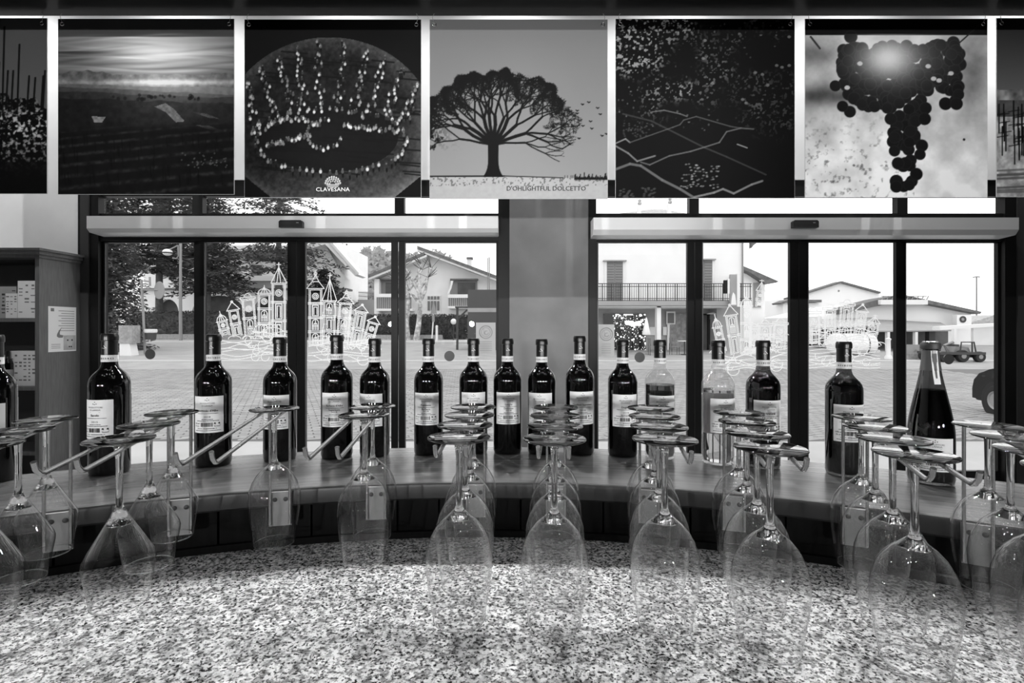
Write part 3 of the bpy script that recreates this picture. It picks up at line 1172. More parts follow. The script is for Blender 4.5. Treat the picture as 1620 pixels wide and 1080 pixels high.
def sheet(name, w, h, img):
    img = np.clip((img - 0.05) / 0.95, 0.0, 1.0)
    lin = np.where(img <= 0.04045, img / 12.92, ((img + 0.055) / 1.055) ** 2.4) * 0.92 + 0.0015
    xs = np.linspace(-w / 2, w / 2, NP)
    zs = np.linspace(h, 0, NP)
    X, Z = np.meshgrid(xs, zs)
    co = np.stack([X.ravel(), np.zeros(NP * NP), Z.ravel()], 1)
    i = np.arange(NP * NP).reshape(NP, NP)
    q = np.stack([i[1:, :-1].ravel(), i[1:, 1:].ravel(), i[:-1, 1:].ravel(), i[:-1, :-1].ravel()], 1)
    me = bpy.data.meshes.new(name)
    me.vertices.add(len(co))
    me.vertices.foreach_set('co', co.ravel())
    me.loops.add(q.size)
    me.loops.foreach_set('vertex_index', q.ravel())
    me.polygons.add(len(q))
    me.polygons.foreach_set('loop_start', np.arange(0, q.size, 4))
    me.update(calc_edges=True)
    at = me.color_attributes.new('print', 'FLOAT_COLOR', 'POINT')
    c = np.ones((NP * NP, 4))
    c[:, :3] = lin.ravel()[:, None]
    at.data.foreach_set('color', c.ravel())
    me.materials.append(M['printed_sheet'])
    return me


PD = 3.4
BAN = [
    (-205, 74, 29, 306, art_stakes, 'hanging picture of vine stakes against grey sky, cut by the frame edge', None),
    (92, 370, 30, 307, art_valley, 'hanging picture of a dark vineyard valley under a sunlit sky', None),
    (387, 666, 31, 312, art_crowd, 'hanging picture of a crowd seen from above standing as a crown', 'CLAVESANA'),
    (680, 961, 31, 314, art_oak, 'hanging picture of a bare oak tree with birds above snow', "D'OHLIGHTFUL DOLCETTO"),
    (974, 1257, 30, 313, art_leaves, 'hanging picture of dark vine leaves above empty harvest crates', None),
    (1274, 1562, 30, 312, art_grapes, 'hanging picture of a backlit bunch of grapes', None),
    (1577, 1862, 29, 311, art_snowfield, 'hanging picture of a snowy vineyard before mountains', None),
]
for x0, x1, y0, y1, art, label, words in BAN:
    w_, h_ = pX(x1, PD) - pX(x0, PD), pZ(y0, PD) - pZ(y1, PD)
    root = empty('hanging_picture', (pX((x0 + x1) / 2, PD), PD, pZ(y1, PD)))
    tag(root, label, 'picture', 'square photo banners hung from the beam')
    so_ = bpy.data.objects.new('printed_face', sheet('printed_face', w_, h_, art()))
    C.objects.link(so_)
    so_.parent = root
    MB().box(-w_ / 2 - 0.002, w_ / 2 + 0.002, 0.001, 0.005, -0.002, h_ + 0.002).build('backing_board', 'poster_backing', root, rel=False)
    if words:
        t = MB()
        if words.startswith('C'):
            put_text(t, words, 0.037, lambda u, v: (u + 0.0, -0.001, v + 0.040), 1.1)
            t.build('lettering', 'white_ink', root, rel=False, fix=False)
        else:
            put_text(t, words, 0.043, lambda u, v: (u + 0.182, -0.001, v + 0.052), 0.98)
            put_text(t, words, 0.043, lambda u, v: (u + 0.1835, -0.0016, v + 0.0525), 0.98)
            t.build('lettering', 'ink', root, rel=False, fix=False)
    for s in (-1, 1):
        gx = s * (w_ / 2 - 0.03)
        rg = MB()
        rg.tube([(gx + 0.011 * math.cos(a), -0.003, h_ - 0.035 + 0.011 * math.sin(a)) for a in [2 * math.pi * k / 14 for k in range(15)]], 0.0032, 6, cap=False)
        ho = rg.build('eyelet', 'steel', root, rel=False, smooth=60)
        hk = MB().tube([(gx, -0.004, h_ - 0.028), (gx + s * 0.012, -0.006, h_ + 0.01), (gx + s * 0.004, -0.006, h_ + 0.03), (gx, -0.004, SB - root.location.z)], 0.0016, 5)
        hk.build('hook_wire', 'metal_grey', root, rel=False)

# ------------------------------------------------------------------ wine bottles on the ledge
def label_patch(r, a_c, half, z0, z1, n=18):
    mb = MB()
    vs, fs = [], []
    for rr in (r, r + 0.0004):
        for i in range(n + 1):
            a = a_c - half + 2 * half * i / n
            vs += [(rr * math.sin(a), -rr * math.cos(a), z0), (rr * math.sin(a), -rr * math.cos(a), z1)]
    k = 2 * (n + 1)
    for i in range(n):
        p = 2 * i
        fs.append((k + p, k + p + 2, k + p + 3, k + p + 1))
        fs.append((p, p + 1, p + 3, p + 2))
        fs.append((p + 1, k + p + 1, k + p + 3, p + 3))
        fs.append((p, p + 2, k + p + 2, k + p))
    fs.append((0, k, k + 1, 1))
    e = 2 * n
    fs.append((e, e + 1, k + e + 1, k + e))
    return mb.add(vs, fs)


def label_print(root, lab, r, z0, z1, lines, barcode_seed):
    R = r + 0.0008
    H = z1 - z0

    def fn(u, v):
        a = u / R
        return (R * math.sin(a), -R * math.cos(a), v)

    t = MB()

    def line(s, f, size, u0=0.0, wx=1.0, bold=0.0):
        put_text(t, s, size, lambda u, v: fn(u + u0, z1 - H * f + v), wx, bold)

    def dashes(f, width, h, seed, u0=0.0):
        q = random.Random(seed)
        u = -width / 2
        while u < width / 2:
            wd = min(0.0015 + 0.004 * q.random(), width / 2 - u + 0.0003)
            t.add([fn(u0 + u, z1 - H * f), fn(u0 + u + wd, z1 - H * f), fn(u0 + u + wd, z1 - H * f + h), fn(u0 + u, z1 - H * f + h)], [(0, 1, 2, 3)])
            u += wd + 0.0006

    for du, f in ((0.0005, 0.055), (-0.0035, 0.10), (0.0, 0.112), (0.0038, 0.10)):
        s = 0.0009
        zc = z1 - H * f
        t.add([fn(du - s, zc - s), fn(du + s, zc - s), fn(du + s, zc + s), fn(du - s, zc + s)], [(0, 1, 2, 3)])
    line('PRODUTTORI', 0.21, 0.0048, wx=1.1)
    line('DI LANGA', 0.275, 0.0048, wx=1.1)
    t.add([fn(-0.011, z1 - H * 0.315), fn(0.011, z1 - H * 0.315), fn(0.011, z1 - H * 0.309), fn(-0.011, z1 - H * 0.309)], [(0, 1, 2, 3)])
    name1, name2, year = lines
    if name1:
        line(name1, 0.40 if name2 else 0.42, 0.0070, bold=0.0003)
    dashes(0.45 if name2 else 0.475, 0.046, 0.0011, 1)
    if name2:
        line(name2, 0.525, 0.0070, bold=0.0003)
    if year:
        line(year, 0.585, 0.0058, wx=1.35)
    dashes(0.64, 0.025, 0.0014, 2)
    dashes(0.68, 0.05, 0.0014, 3)
    rr = random.Random(barcode_seed)
    u = -0.0145
    while u < 0.011:
        wd = rr.choice([0.0005, 0.0008, 0.0013, 0.0018])
        t.add([fn(u, z1 - H * 0.83), fn(u + wd, z1 - H * 0.83), fn(u + wd, z1 - H * 0.72), fn(u, z1 - H * 0.72)], [(0, 1, 2, 3)])
        u += wd + rr.choice([0.0005, 0.0007, 0.001])
    line('13% vol', 0.76, 0.0045, u0=-0.025, bold=0.0003)
    line('75 cl e', 0.83, 0.0045, u0=-0.025, bold=0.0003)
    for du in (0.0165, 0.0255):
        s = 0.0024
        t.add([fn(du - s, z1 - H * 0.755), fn(du + s, z1 - H * 0.775), fn(du + s * 0.6, z1 - H * 0.72), fn(du - s * 0.4, z1 - H * 0.72)], [(0, 1, 2, 3)])
    t.add([fn(0.0145, z1 - H * 0.803), fn(0.029, z1 - H * 0.803), fn(0.029, z1 - H * 0.795), fn(0.0145, z1 - H * 0.795)], [(0, 1, 2, 3)])
    dashes(0.835, 0.012, 0.0016, 4, 0.0215)
    line('www.', 0.895, 0.0045, wx=1.3, u0=-0.016)
    dashes(0.893, 0.024, 0.0016, 6, 0.004)
    line('.it', 0.895, 0.0045, wx=1.3, u0=0.019)
    dashes(0.945, 0.058, 0.0013, 5)
    t.build('lettering', 'ink', lab, rel=False, fix=False)


def neck_profile(r, H):
    return [(0.0, 0.003), (r * 0.80, 0.0), (r * 0.95, 0.002), (r, 0.009), (r, 0.63 * H), (r * 0.985, 0.655 * H), (r * 0.93, 0.68 * H), (r * 0.83, 0.702 * H),
            (r * 0.69, 0.722 * H), (r * 0.555, 0.74 * H), (r * 0.46, 0.757 * H), (r * 0.405, 0.78 * H), (r * 0.385, 0.81 * H), (r * 0.375, 0.935 * H),
            (r * 0.375, 0.945 * H), (r * 0.42, 0.948 * H), (r * 0.42, 0.985 * H), (r * 0.40, 0.992 * H), (0, 0.992 * H)]


def prosecco_profile(r, H):
    return [(0.0, 0.003), (r * 0.8, 0.0), (r * 0.96, 0.003), (r, 0.012), (r, 0.30 * H), (r * 0.985, 0.37 * H), (r * 0.93, 0.44 * H), (r * 0.83, 0.52 * H), (r * 0.70, 0.61 * H),
            (r * 0.58, 0.69 * H), (r * 0.47, 0.77 * H), (r * 0.40, 0.84 * H), (r * 0.355, 0.90 * H), (r * 0.34, 0.945 * H), (r * 0.40, 0.95 * H), (r * 0.41, 0.985 * H), (r * 0.33, 0.998 * H), (0, 0.998 * H)]


def prof_at(prof, z):
    for (r0, z0), (r1, z1) in zip(prof[1:], prof[2:]):
        if z0 <= z <= z1 and z1 > z0:
            return r0 + (r1 - r0) * (z - z0) / (z1 - z0)
    return prof[4][0]


def bottle(px, yb, yt, wpx, kind, la, lines, label):
    df = (CAMZ - ZL) * F / (yb - HY)
    st = math.hypot(1, (px - 810) / F)
    d = df + 0.036
    r = wpx * d / F / st / 2
    d = df + r
    x = pX(px, d)
    H = pZ(yt, d) - ZL
    th = -math.atan2(x, d) + math.radians(la)
    root = empty('wine_bottle', (x, d, ZL), th)
    tag(root, label, 'wine bottle', 'wine bottles lined up on the bar ledge')
    sp = kind == 'sparkling'
    prof = prosecco_profile(r, H) if sp else neck_profile(r, H)
    glass = {'red': 'bottle_black', 'white': 'bottle_clear', 'rose': 'bottle_clear', 'amber': 'bottle_tinted', 'sparkling': 'bottle_tinted'}[kind]
    MB().lathe(prof, 40).build('glass_body', glass, root, smooth=40, rel=False)
    if kind != 'red':
        lv = 0.715 * H if kind == 'amber' else (0.62 * H if kind == 'rose' else 0.60 * H)
        if sp:
            lv = 0.66 * H
        wp = [(0, 0.008), (r * 0.86, 0.007)]
        zz = [0.015] + [0.015 + (lv - 0.015) * k / 14 for k in range(1, 15)]
        wp += [(prof_at(prof, z) - 0.0022, z) for z in zz]
        wp += [(0, lv)]
        MB().lathe(wp, 36).build('wine', {'white': 'wine_white', 'rose': 'wine_rose', 'amber': 'wine_dark', 'sparkling': 'wine_dark'}[kind], root, smooth=40, rel=False)
        if not sp:
            MB().lathe([(0, 0.86 * H), (r * 0.34, 0.86 * H), (r * 0.34, 0.97 * H), (0, 0.97 * H)], 16).build('cork', 'capsule', root, smooth=40, rel=False)
    if not sp:
        e = 0.0006
        cp = [(r * 0.378 + e, 0.842 * H), (r * 0.375 + e, 0.945 * H), (r * 0.42 + e, 0.949 * H), (r * 0.425 + e, 0.97 * H), (r * 0.42 + e, 0.984 * H), (r * 0.39, 0.999 * H), (0, 1.0 * H)]
        cap = MB().lathe(cp, 32).build('capsule', 'capsule', root, smooth=35, rel=False)
        em = MB()
        R = r * 0.378 + e + 0.0004
        for du, z in ((0, 0.912), (-0.0035, 0.895), (0.0, 0.893), (0.004, 0.897), (0.002, 0.904)):
            s = 0.0008
            a = du / R
            em.add([(R * math.sin(a + q * s / R), -R * math.cos(a + q * s / R), z * H + w_ * s) for q, w_ in ((-1, -1), (1, -1), (1, 1), (-1, 1))], [(0, 1, 2, 3)])
        em.build('emblem', 'white_ink', cap, rel=False, fix=False)
        rb = prof_at(prof, 0.815 * H) + 0.0009
        b = MB().lathe([(rb + 0.0003, 0.797 * H), (rb, 0.845 * H)], 28).build('neck_band', 'band_paper', root, smooth=40, rel=False)
        t = MB()
        for k in range(9):
            a = -1.1 + 2.2 * k / 8
            R = rb + 0.0006
            w_ = (0.10 if k % 3 else 0.17)
            t.add([(R * math.sin(a + q * w_), -R * math.cos(a + q * w_), (0.821 + v * 0.012) * H) for q, v in ((-0.5, -0.5), (0.5, -0.5), (0.5, 0.5), (-0.5, 0.5))], [(0, 1, 2, 3)])
        t.build('band_print', 'ink_soft', b, rel=False, fix=False)
        z0, z1 = 0.265 * H, 0.537 * H
        half = 0.0348 / r
        lab = label_patch(r + 0.0002, 0, half, z0, z1).build('back_label', 'label_paper', root, smooth=30, rel=False)
        label_print(root, lab, r + 0.0002, z0, z1, lines, int(px))
        label_patch(r + 0.0002, math.pi, half * 1.0, 0.22 * H, 0.56 * H).build('front_label', 'label_paper', root, smooth=30, rel=False)
    else:
        z0, z1 = 0.105 * H, 0.335 * H
        lab = label_patch(r + 0.0003, 0, 0.85, z0, z1).build('back_label', 'label_paper', root, smooth=30, rel=False)
        label_print(root, lab, r + 0.0003, z0, z1, lines, int(px))
        MB().lathe([(prof_at(prof, z * H) + 0.0006, z * H) for z in (0.80, 0.84, 0.88, 0.92, 0.943)], 28).build('neck_foil', 'foil_grey', root, smooth=40, rel=False)
        MB().lathe([(r * 0.415, 0.952 * H), (r * 0.425, 0.965 * H), (r * 0.425, 0.985 * H), (r * 0.40, 0.995 * H)], 28).build('crown_ring', 'metal_dark', root, smooth=40, rel=False)
        MB().lathe([(r * 0.34, 0.999 * H), (r * 0.345, 1.003 * H), (r * 0.31, 1.006 * H), (0, 1.006 * H)], 24).build('stopper', 'steel', root, smooth=40, rel=False)
        # tax strip running down the neck
        vs, fs = [], []
        n = 14
        for i in range(n + 1):
            z = (0.94 - 0.235 * i / n) * H
            R = prof_at(prof, z) + 0.0013
            ac = 0.25 + 0.10 * i / n
            for q in (-1, 1):
                a = ac + q * 0.0062 / R
                vs.append((R * math.sin(a), -R * math.cos(a), z))
        fs = [(2 * i, 2 * i + 1, 2 * i + 3, 2 * i + 2) for i in range(n)]
        ts = MB().add(vs, fs).build('neck_strip', 'label_paper', root, smooth=40, rel=False, fix=False)
        t = MB()
        for zf, hw, hh in ((0.90, 0.004, 0.012), (0.872, 0.0042, 0.007), (0.855, 0.003, 0.003), (0.83, 0.0012, 0.016), (0.80, 0.0012, 0.014), (0.77, 0.0012, 0.014)):
            R = prof_at(prof, zf * H) + 0.0017
            ac = 0.25 + 0.10 * (0.94 - zf) / 0.235
            vs = []
            for q, v in ((-1, -1), (1, -1), (1, 1), (-1, 1)):
                z = zf * H + v * hh * 0.5
                Rr = prof_at(prof, z) + 0.0017
                a = ac + q * hw / Rr
                vs.append((Rr * math.sin(a), -Rr * math.cos(a), z))
            t.add(vs, [(0, 1, 2, 3)])
        t.build('strip_print', 'ink_soft', ts, rel=False, fix=False)
    return root


BOTTLES = [
    (-8, 768, 529, 75, 'red', -30, ('', '', ''), 'dark red wine bottle cut by the frame edge in front of the bookcase'),
    (173.5, 755, 527, 70, 'red', -41, ('Barolo', '', '2015'), 'tall dark wine bottle with Barolo label beside the bookcase'),
    (338, 741, 528.5, 60, 'red', -20, ("Nebbiolo d'Alba", '', '2018'), "dark wine bottle with Nebbiolo d'Alba label"),
    (443, 732, 533, 54, 'red', -20, ('', '', ''), 'dark wine bottle standing behind the single hanging glass'),
    (533, 728, 529.5, 51, 'red', -10, ("Barbera d'Alba", 'Superiore', '2018'), "dark wine bottle with Barbera d'Alba Superiore label"),
    (593, 725, 535, 48, 'red', -24, ('', '', ''), 'dark wine bottle behind the rack with two hanging glasses'),
    (678, 722, 535, 46, 'red', -11, ('Piemonte', 'Barbera', '2018'), 'dark wine bottle with Piemonte Barbera label'),
    (749, 720, 535, 45, 'red', 0, ('', '', ''), 'dark wine bottle beside the pillar, label half hidden by stacked glass feet'),
    (803, 720, 535, 45, 'red', 4, ('Langhe', 'Dolcetto', '2018'), 'dark wine bottle with Langhe Dolcetto label before the grey pillar'),
    (857, 721, 536, 45, 'red', -9, ('', '', ''), 'dark wine bottle in the middle of the pillar behind glass feet'),
    (917, 722, 531, 46, 'red', 12, ('Dogliani Superiore', '', '2018'), 'dark wine bottle with Dogliani Superiore label'),
    (985, 725, 537, 47, 'red', 12, ('Dogliani', '', '2018'), 'dark wine bottle with Dogliani label'),
    (1044, 729, 537, 48, 'rose', 12, ('', '', ''), 'clear bottle of rose wine with dark capsule'),
    (1136, 738, 538, 53, 'white', 26, ('', '', ''), 'clear colourless bottle of white wine'),
    (1207, 744, 538, 56, 'amber', 22, ('LANGHE', 'FAVORITA', '2018'), 'tinted glass bottle with Langhe Favorita label'),
    (1335, 757, 540, 62, 'amber', 23, ('', '', ''), 'tinted glass bottle next to the sloping-shouldered sparkling bottle'),
    (1472, 771, 541, 80, 'sparkling', 10, ('', '', ''), 'sloping-shouldered sparkling wine bottle with a strip label on its neck'),
]
for b in BOTTLES:
    bottle(*b)

# ------------------------------------------------------------------ hanging wine glasses and their racks
ZR = CAMZ - 0.158          # rod centre height
RODR = 0.0028


def glass_proto(kind):
    """upside-down stemware, origin at the centre of the foot's resting side, hanging down along -Z"""
    fr = 0.0445 if kind == 'wide' else 0.0425
    st = 0.100 if kind == 'wide' else 0.096
    root = empty('wine_glass', (0, 0, 0))
    foot = [(0, 0.0022), (fr - 0.0014, 0.0022), (fr - 0.0004, 0.0019), (fr, 0.0012), (fr - 0.0004, 0.0003), (fr - 0.0014, 0.0), (0.022, 0.0), (0.014, -0.0014), (0.009, -0.0055), (0.0066, -0.010), (0.0058, -0.014), (0.0, -0.014)]
    MB().lathe(foot, 40).build('foot', 'crystal', root, smooth=50, rel=False)
    stem = [(0, -0.0138), (0.0057, -0.0142), (0.0046, -0.025), (0.0042, -0.05), (0.0042, -0.08), (0.0048, -st + 0.006), (0.0066, -st)]
    stem += [(0.0105, -st - 0.0055), (0.0185, -st - 0.0123), (0.0135, -st - 0.0138), (0, -st - 0.011)] if kind == 'wide' else [(0.0092, -st - 0.008), (0.0160, -st - 0.019), (0.010, -st - 0.0195), (0, -st - 0.013)]
    MB().lathe(stem, 28).build('stem', 'crystal', root, smooth=50, rel=False)
    if kind == 'wide':
        out = [(0.0078, 0.003), (0.014, -0.003), (0.024, -0.011), (0.034, -0.022), (0.042, -0.036), (0.0475, -0.053), (0.0495, -0.070), (0.0488, -0.088), (0.0462, -0.108), (0.0425, -0.130), (0.0382, -0.158)]
    else:
        out = [(0.0078, 0.003), (0.012, -0.006), (0.020, -0.020), (0.030, -0.038), (0.038, -0.053), (0.0432, -0.063), (0.0447, -0.069), (0.0444, -0.075), (0.042, -0.090), (0.0385, -0.110), (0.0350, -0.130)]
    th = 0.0009
    prof = [(0.0078 + (r - 0.0078) * 0.94, z * 0.95 - st - 0.004) for r, z in out]
    ring = [(0, prof[0][1] + 0.0005)] + prof
    MB().lathe(ring, 56).build('bowl', 'bowl_glass', root, smooth=60, rel=False)
    # fire-polished lip
    zc = prof[-1][1]
    rc = prof[-1][0] - th / 2
    MB().lathe([(rc + 0.0010 * math.cos(a), zc + 0.0010 * math.sin(a)) for a in [2 * math.pi * k / 8 for k in range(9)]], 44).build('rim', 'crystal', root, smooth=80, rel=False)
    return root


protos = {}


def hang_glass(kind, loc, label, group):
    if kind not in protos:
        g = glass_proto(kind)
        protos[kind] = g
    else:
        g = clone(protos[kind])
    g.location = loc
    g.rotation_euler = (0, 0, random.random() * 6.28)
    tag(g, label, 'wine glass', group)
    return g


def rack(ang, label):
    """chrome double-rod hanger screwed to the ledge nosing, rods run towards the bar's centre"""
    root = empty('glass_rack', arc_point(ang, R1, ZL - 0.07), -ang)
    tag(root, label, 'glass rack', 'chrome glass racks along the ledge')
    # local frame: +Y outwards (away from the centre), x along the ledge, z up from the plate's lower end
    zr = ZR - (ZL - 0.07)
    pl = MB().box(-0.021, 0.021, -0.0045, -0.0005, 0.0, 0.068).build('wall_plate', 'brushed_plate', root, rel=False)
    for s in (-1, 1):
        sc = MB()
        sc.lathe([(0.0045, 0.0), (0.0045, 0.001), (0.002, 0.0022), (0, 0.0022)], 12)
        sc.xf(Matrix.Translation((s * 0.010, -0.0045, 0.053)) @ Matrix.Rotation(math.radians(90), 4, 'X'))
        sc.build('screw', 'metal_dark', pl, rel=False, smooth=40)
        x = s * 0.0185
        L = -0.455
        bend = 0.012
        path = [(x, -0.008, 0.004), (x, -0.008, zr - bend)]
        for k in range(1, 5):
            a = math.radians(90 * k / 4)
            path.append((x, -0.008 - bend + bend * math.cos(a), zr - bend + bend * math.sin(a)))
        path += [(x, -0.25, zr), (x, L + 0.012, zr), (x, L + 0.004, zr + 0.002), (x, L - 0.004, zr + 0.008), (x, L - 0.008, zr + 0.017)]
        MB().tube(path, RODR, 10).build('rod', 'steel_rod', root, rel=False, smooth=50)
    return root


ZF = ZR + RODR + 0.0007      # underside of a foot rests on the rods
RACKS = [  # positions of the foot centres as surveyed (x, depth), back to front
    ('angular', [(-0.858, 0.936), (-0.803, 0.838), (-0.745, 0.742)], 'nearest the bookcase'),
    ('angular', [(-0.676, 1.008), (-0.629, 0.892), (-0.575, 0.775)], 'in front of the Barolo bottle'),
    ('wide', [(-0.488, 1.056)], 'holding one glass'),
    ('wide', [(-0.305, 1.150), (-0.288, 1.045)], 'holding two glasses'),
    ('wide', [(-0.088, 1.075), (-0.083, 0.975), (-0.078, 0.875), (-0.073, 0.775)], 'before the Langhe bottle'),
    ('wide', [(0.093, 1.070), (0.082, 0.968), (0.072, 0.866), (0.062, 0.764)], 'before the Superiore bottle'),
    ('wide', [(0.292, 1.075), (0.271, 0.976), (0.250, 0.877), (0.228, 0.777)], 'before the rose bottle'),
    ('wide', [(0.452, 1.000), (0.418, 0.905), (0.383, 0.808), (0.347, 0.708)], 'beside the white bottle'),
    ('wide', [(0.650, 0.950), (0.610, 0.860), (0.570, 0.772), (0.530, 0.682)], 'before the sparkling bottle'),
    ('wide', [(0.825, 0.875), (0.768, 0.788), (0.711, 0.702), (0.654, 0.615)], 'past the sparkling bottle'),
]
ORD = {1: ['only'], 2: ['rear', 'front'], 3: ['rearmost', 'middle', 'front'], 4: ['rearmost', 'second from rear', 'third from rear', 'front']}
for kind, pts, where in RACKS:
    mx = 0.935 * sum(p[0] for p in pts) / len(pts)
    my = 0.935 * sum(p[1] for p in pts) / len(pts)
    ang = math.atan2(mx - BC[0], my - BC[1])
    rs = [math.hypot(x * 0.935 - BC[0], y * 0.935 - BC[1]) for x, y in pts]
    rr0 = min(rs[0], R1 - 0.056)
    stp = max((rs[0] - rs[-1]) / max(len(pts) - 1, 1), 0.0935)
    rack(ang, 'chrome double-rod glass rack ' + where)
    for i, (x, y) in enumerate(pts):
        p = arc_point(ang, rr0 - i * stp, ZF)
        shape = 'angular' if kind == 'angular' else 'large rounded'
        hang_glass(kind, p, '%s upturned wine glass, %s on rack %s' % (shape, ORD[len(pts)][i], where),
                   'wine glasses hanging upside down')

# ------------------------------------------------------------------ bookcase by the window wall
BX1 = pX(62, 4.22)                # outer face of its side panel
BD0, BD1 = 4.22, WY - 0.005
BZT = pZ(393, 4.22)
case = empty('bookcase', (BX1 - 0.6, (BD0 + BD1) / 2, 0))
tag(case, 'tall dark wooden bookcase with moulded cornice against the white wall', 'bookcase')
BX0 = -RX + 0.02
MB().box(BX1 - 0.035, BX1, BD0, BD1, 0, BZT - 0.06).build('side_panel', 'cabinet_wood', case)
MB().box(BX0, BX0 + 0.03, BD0, BD1, 0, BZT - 0.06).build('side_panel', 'cabinet_wood', case)
MB().box(BX0 + 0.03, BX1 - 0.035, BD1 - 0.02, BD1, 0, BZT - 0.06).build('back_panel', 'cabinet_dark', case)
MB().box(BX0 + 0.03, BX1 - 0.035, BD0, BD1 - 0.02, BZT - 0.09, BZT - 0.06).build('top_panel', 'cabinet_dark', case)
co = MB()
for e, z0, z1 in ((0.012, BZT - 0.075, BZT - 0.05), (0.028, BZT - 0.05, BZT - 0.02), (0.045, BZT - 0.02, BZT)):
    co.box(BX0, BX1 + e, BD0 - e, BD1, z0, z1)
co.build('cornice', 'cabinet_wood', case)
SHELF = [pZ(503, 4.22), pZ(612, 4.22), pZ(715, 4.22), 0.06]
for z in SHELF:
    MB().box(BX0 + 0.03, BX1 - 0.035, BD0 + 0.01, BD1 - 0.02, z - 0.03, z).build('shelf', 'cabinet_wood', case)


def carton(name, x0, x1, ytop, zs, d, label, mat_, rows, cols, print_mat_='ink_soft', thick=0.1):
    xa, xb = pX(x0, d), pX(x1, d)
    z1 = pZ(ytop, d)
    root = empty(name, ((xa + xb) / 2, d, zs))
    tag(root, label, 'box' if name == 'carton' else 'card')
    MB().box(xa, xb, d, d + thick, zs + 0.001, z1).build('panel' if name == 'card_stand' else 'box_body', mat_, root)
    t = MB()
    r = random.Random(int(x0 * 7 + ytop))
    W_, H_ = xb - xa, z1 - zs
    for i in range(rows):
        for j in range(cols):
            if r.random() < 0.25:
                continue
            cx = xa + W_ * (j + 0.5) / cols
            cz = zs + H_ * (0.92 - 0.8 * (i + 0.5) / rows)
            w_ = W_ / cols * (0.35 + 0.4 * r.random())
            h_ = H_ / rows * (0.18 + 0.25 * r.random())
            t.box(cx - w_ / 2, cx + w_ / 2, d - 0.0012, d - 0.0004, cz - h_ / 2, cz + h_ / 2)
    t.build('print', print_mat_, root)['kind'] = 'stuff'
    return root


carton('carton', -40, 26, 453, SHELF[0], 4.30, 'grey printed carton on the upper shelf of the bookcase', 'box_grey', 7, 8, 'ink')
carton('card_stand', 9, 27.5, 464, SHELF[0], 4.262, 'small white price card before the grey carton', 'paper', 8, 3, 'ink_soft', 0.006)
carton('card_stand', 28, 57, 444, SHELF[0], 4.25, 'taller white printed card on the upper shelf', 'paper', 9, 3, 'ink_soft', 0.02)
carton('carton', 15, 57, 555, SHELF[1], 4.30, 'white carton with small icons on the lower shelf', 'paper', 8, 6, 'ink_soft')
carton('carton', -45, 12, 562, SHELF[1], 4.32, 'pale carton behind the cut-off bottle on the lower shelf', 'paper_grey', 5, 5, 'ink_soft')
sb = empty('display_bottle', (pX(12, 4.28), 4.28, SHELF[1]))
tag(sb, 'small dark bottle standing before the cartons on the lower shelf', 'wine bottle')
MB().lathe([(0, 0), (0.036, 0), (0.037, 0.19), (0.03, 0.215), (0.015, 0.235), (0.014, 0.29), (0, 0.29)], 24).build('glass_body', 'bottle_black', sb, smooth=40, rel=False)
MB().lathe([(0.0376, 0.06), (0.0378, 0.14)], 24).build('label', 'paper_grey', sb, smooth=40, rel=False)
MB().lathe([(0.0148, 0.24), (0.0152, 0.294), (0, 0.295)], 16).build('capsule', 'capsule', sb, smooth=40, rel=False)

# flyer pinned on the bookcase side (local frame: u runs away from the viewer along +Y)
fl = empty('event_flyer', (BX1 + 0.001, pX(0, 1) * 0 + 4.30, pZ(557, 4.30)))
tag(fl, 'white printed flyer with a horned cow pinned to the bookcase side', 'flyer')
FW, FH = 0.275, pZ(484, 4.30) - pZ(557, 4.30)
MB().box(0, 0.0012, 0, FW, 0, FH).build('sheet', 'paper', fl, rel=False)
fn = lambda u, v: (0.0018, u * FW, v * FH)
t = MB()
for k in range(9):
    v = 0.90 - 0.055 * k
    t.add([fn(0.35 + 0.1 * (k % 2), v), fn(0.93, v), fn(0.93, v + 0.012), fn(0.35 + 0.1 * (k % 2), v + 0.012)], [(0, 1, 2, 3)])
t.add([fn(0.08, 0.89), fn(0.2, 0.89), fn(0.2, 0.96), fn(0.08, 0.96)], [(0, 1, 2, 3)])
for k in range(3):
    t.add([fn(0.1, 0.08 + 0.04 * k), fn(0.42, 0.08 + 0.04 * k), fn(0.42, 0.09 + 0.04 * k), fn(0.1, 0.09 + 0.04 * k)], [(0, 1, 2, 3)])
t.build('lettering', 'ink_soft', fl, rel=False, fix=False)
t = MB()
horn = [(0.47, 0.55), (0.36, 0.46), (0.30, 0.39), (0.29, 0.34), (0.36, 0.31), (0.50, 0.31), (0.53, 0.36), (0.40, 0.38), (0.40, 0.44)]
t.add([fn(u, v) for u, v in horn], [tuple(range(len(horn)))])
t.build('horn_drawing', 'ink_soft', fl, rel=False, fix=False)
t = MB()
t.add([fn(0.53, 0.03), fn(0.98, 0.03), fn(0.98, 0.36), fn(0.53, 0.36)], [(0, 1, 2, 3)])
ph = t.build('cow_photo', 'cloth_grey', fl, rel=False, fix=False)
f2 = lambda u, v: (0.0022, u * FW, v * FH)
t = MB()
face = [(0.62, 0.32), (0.74, 0.35), (0.88, 0.33), (0.86, 0.2), (0.84, 0.08), (0.72, 0.06), (0.66, 0.14)]
t.add([f2(u, v) for u, v in face], [tuple(range(len(face)))])
t.build('cow_face', 'paper_grey', ph, rel=False, fix=False)
f3 = lambda u, v: (0.0026, u * FW, v * FH)
t = MB()
for u, v in ((0.68, 0.25), (0.84, 0.25), (0.74, 0.1), (0.81, 0.1)):
    t.add([f3(u - 0.025, v - 0.015), f3(u + 0.025, v - 0.015), f3(u + 0.025, v + 0.02), f3(u - 0.025, v + 0.02)], [(0, 1, 2, 3)])
t.build('cow_eyes', 'ink', ph, rel=False, fix=False)

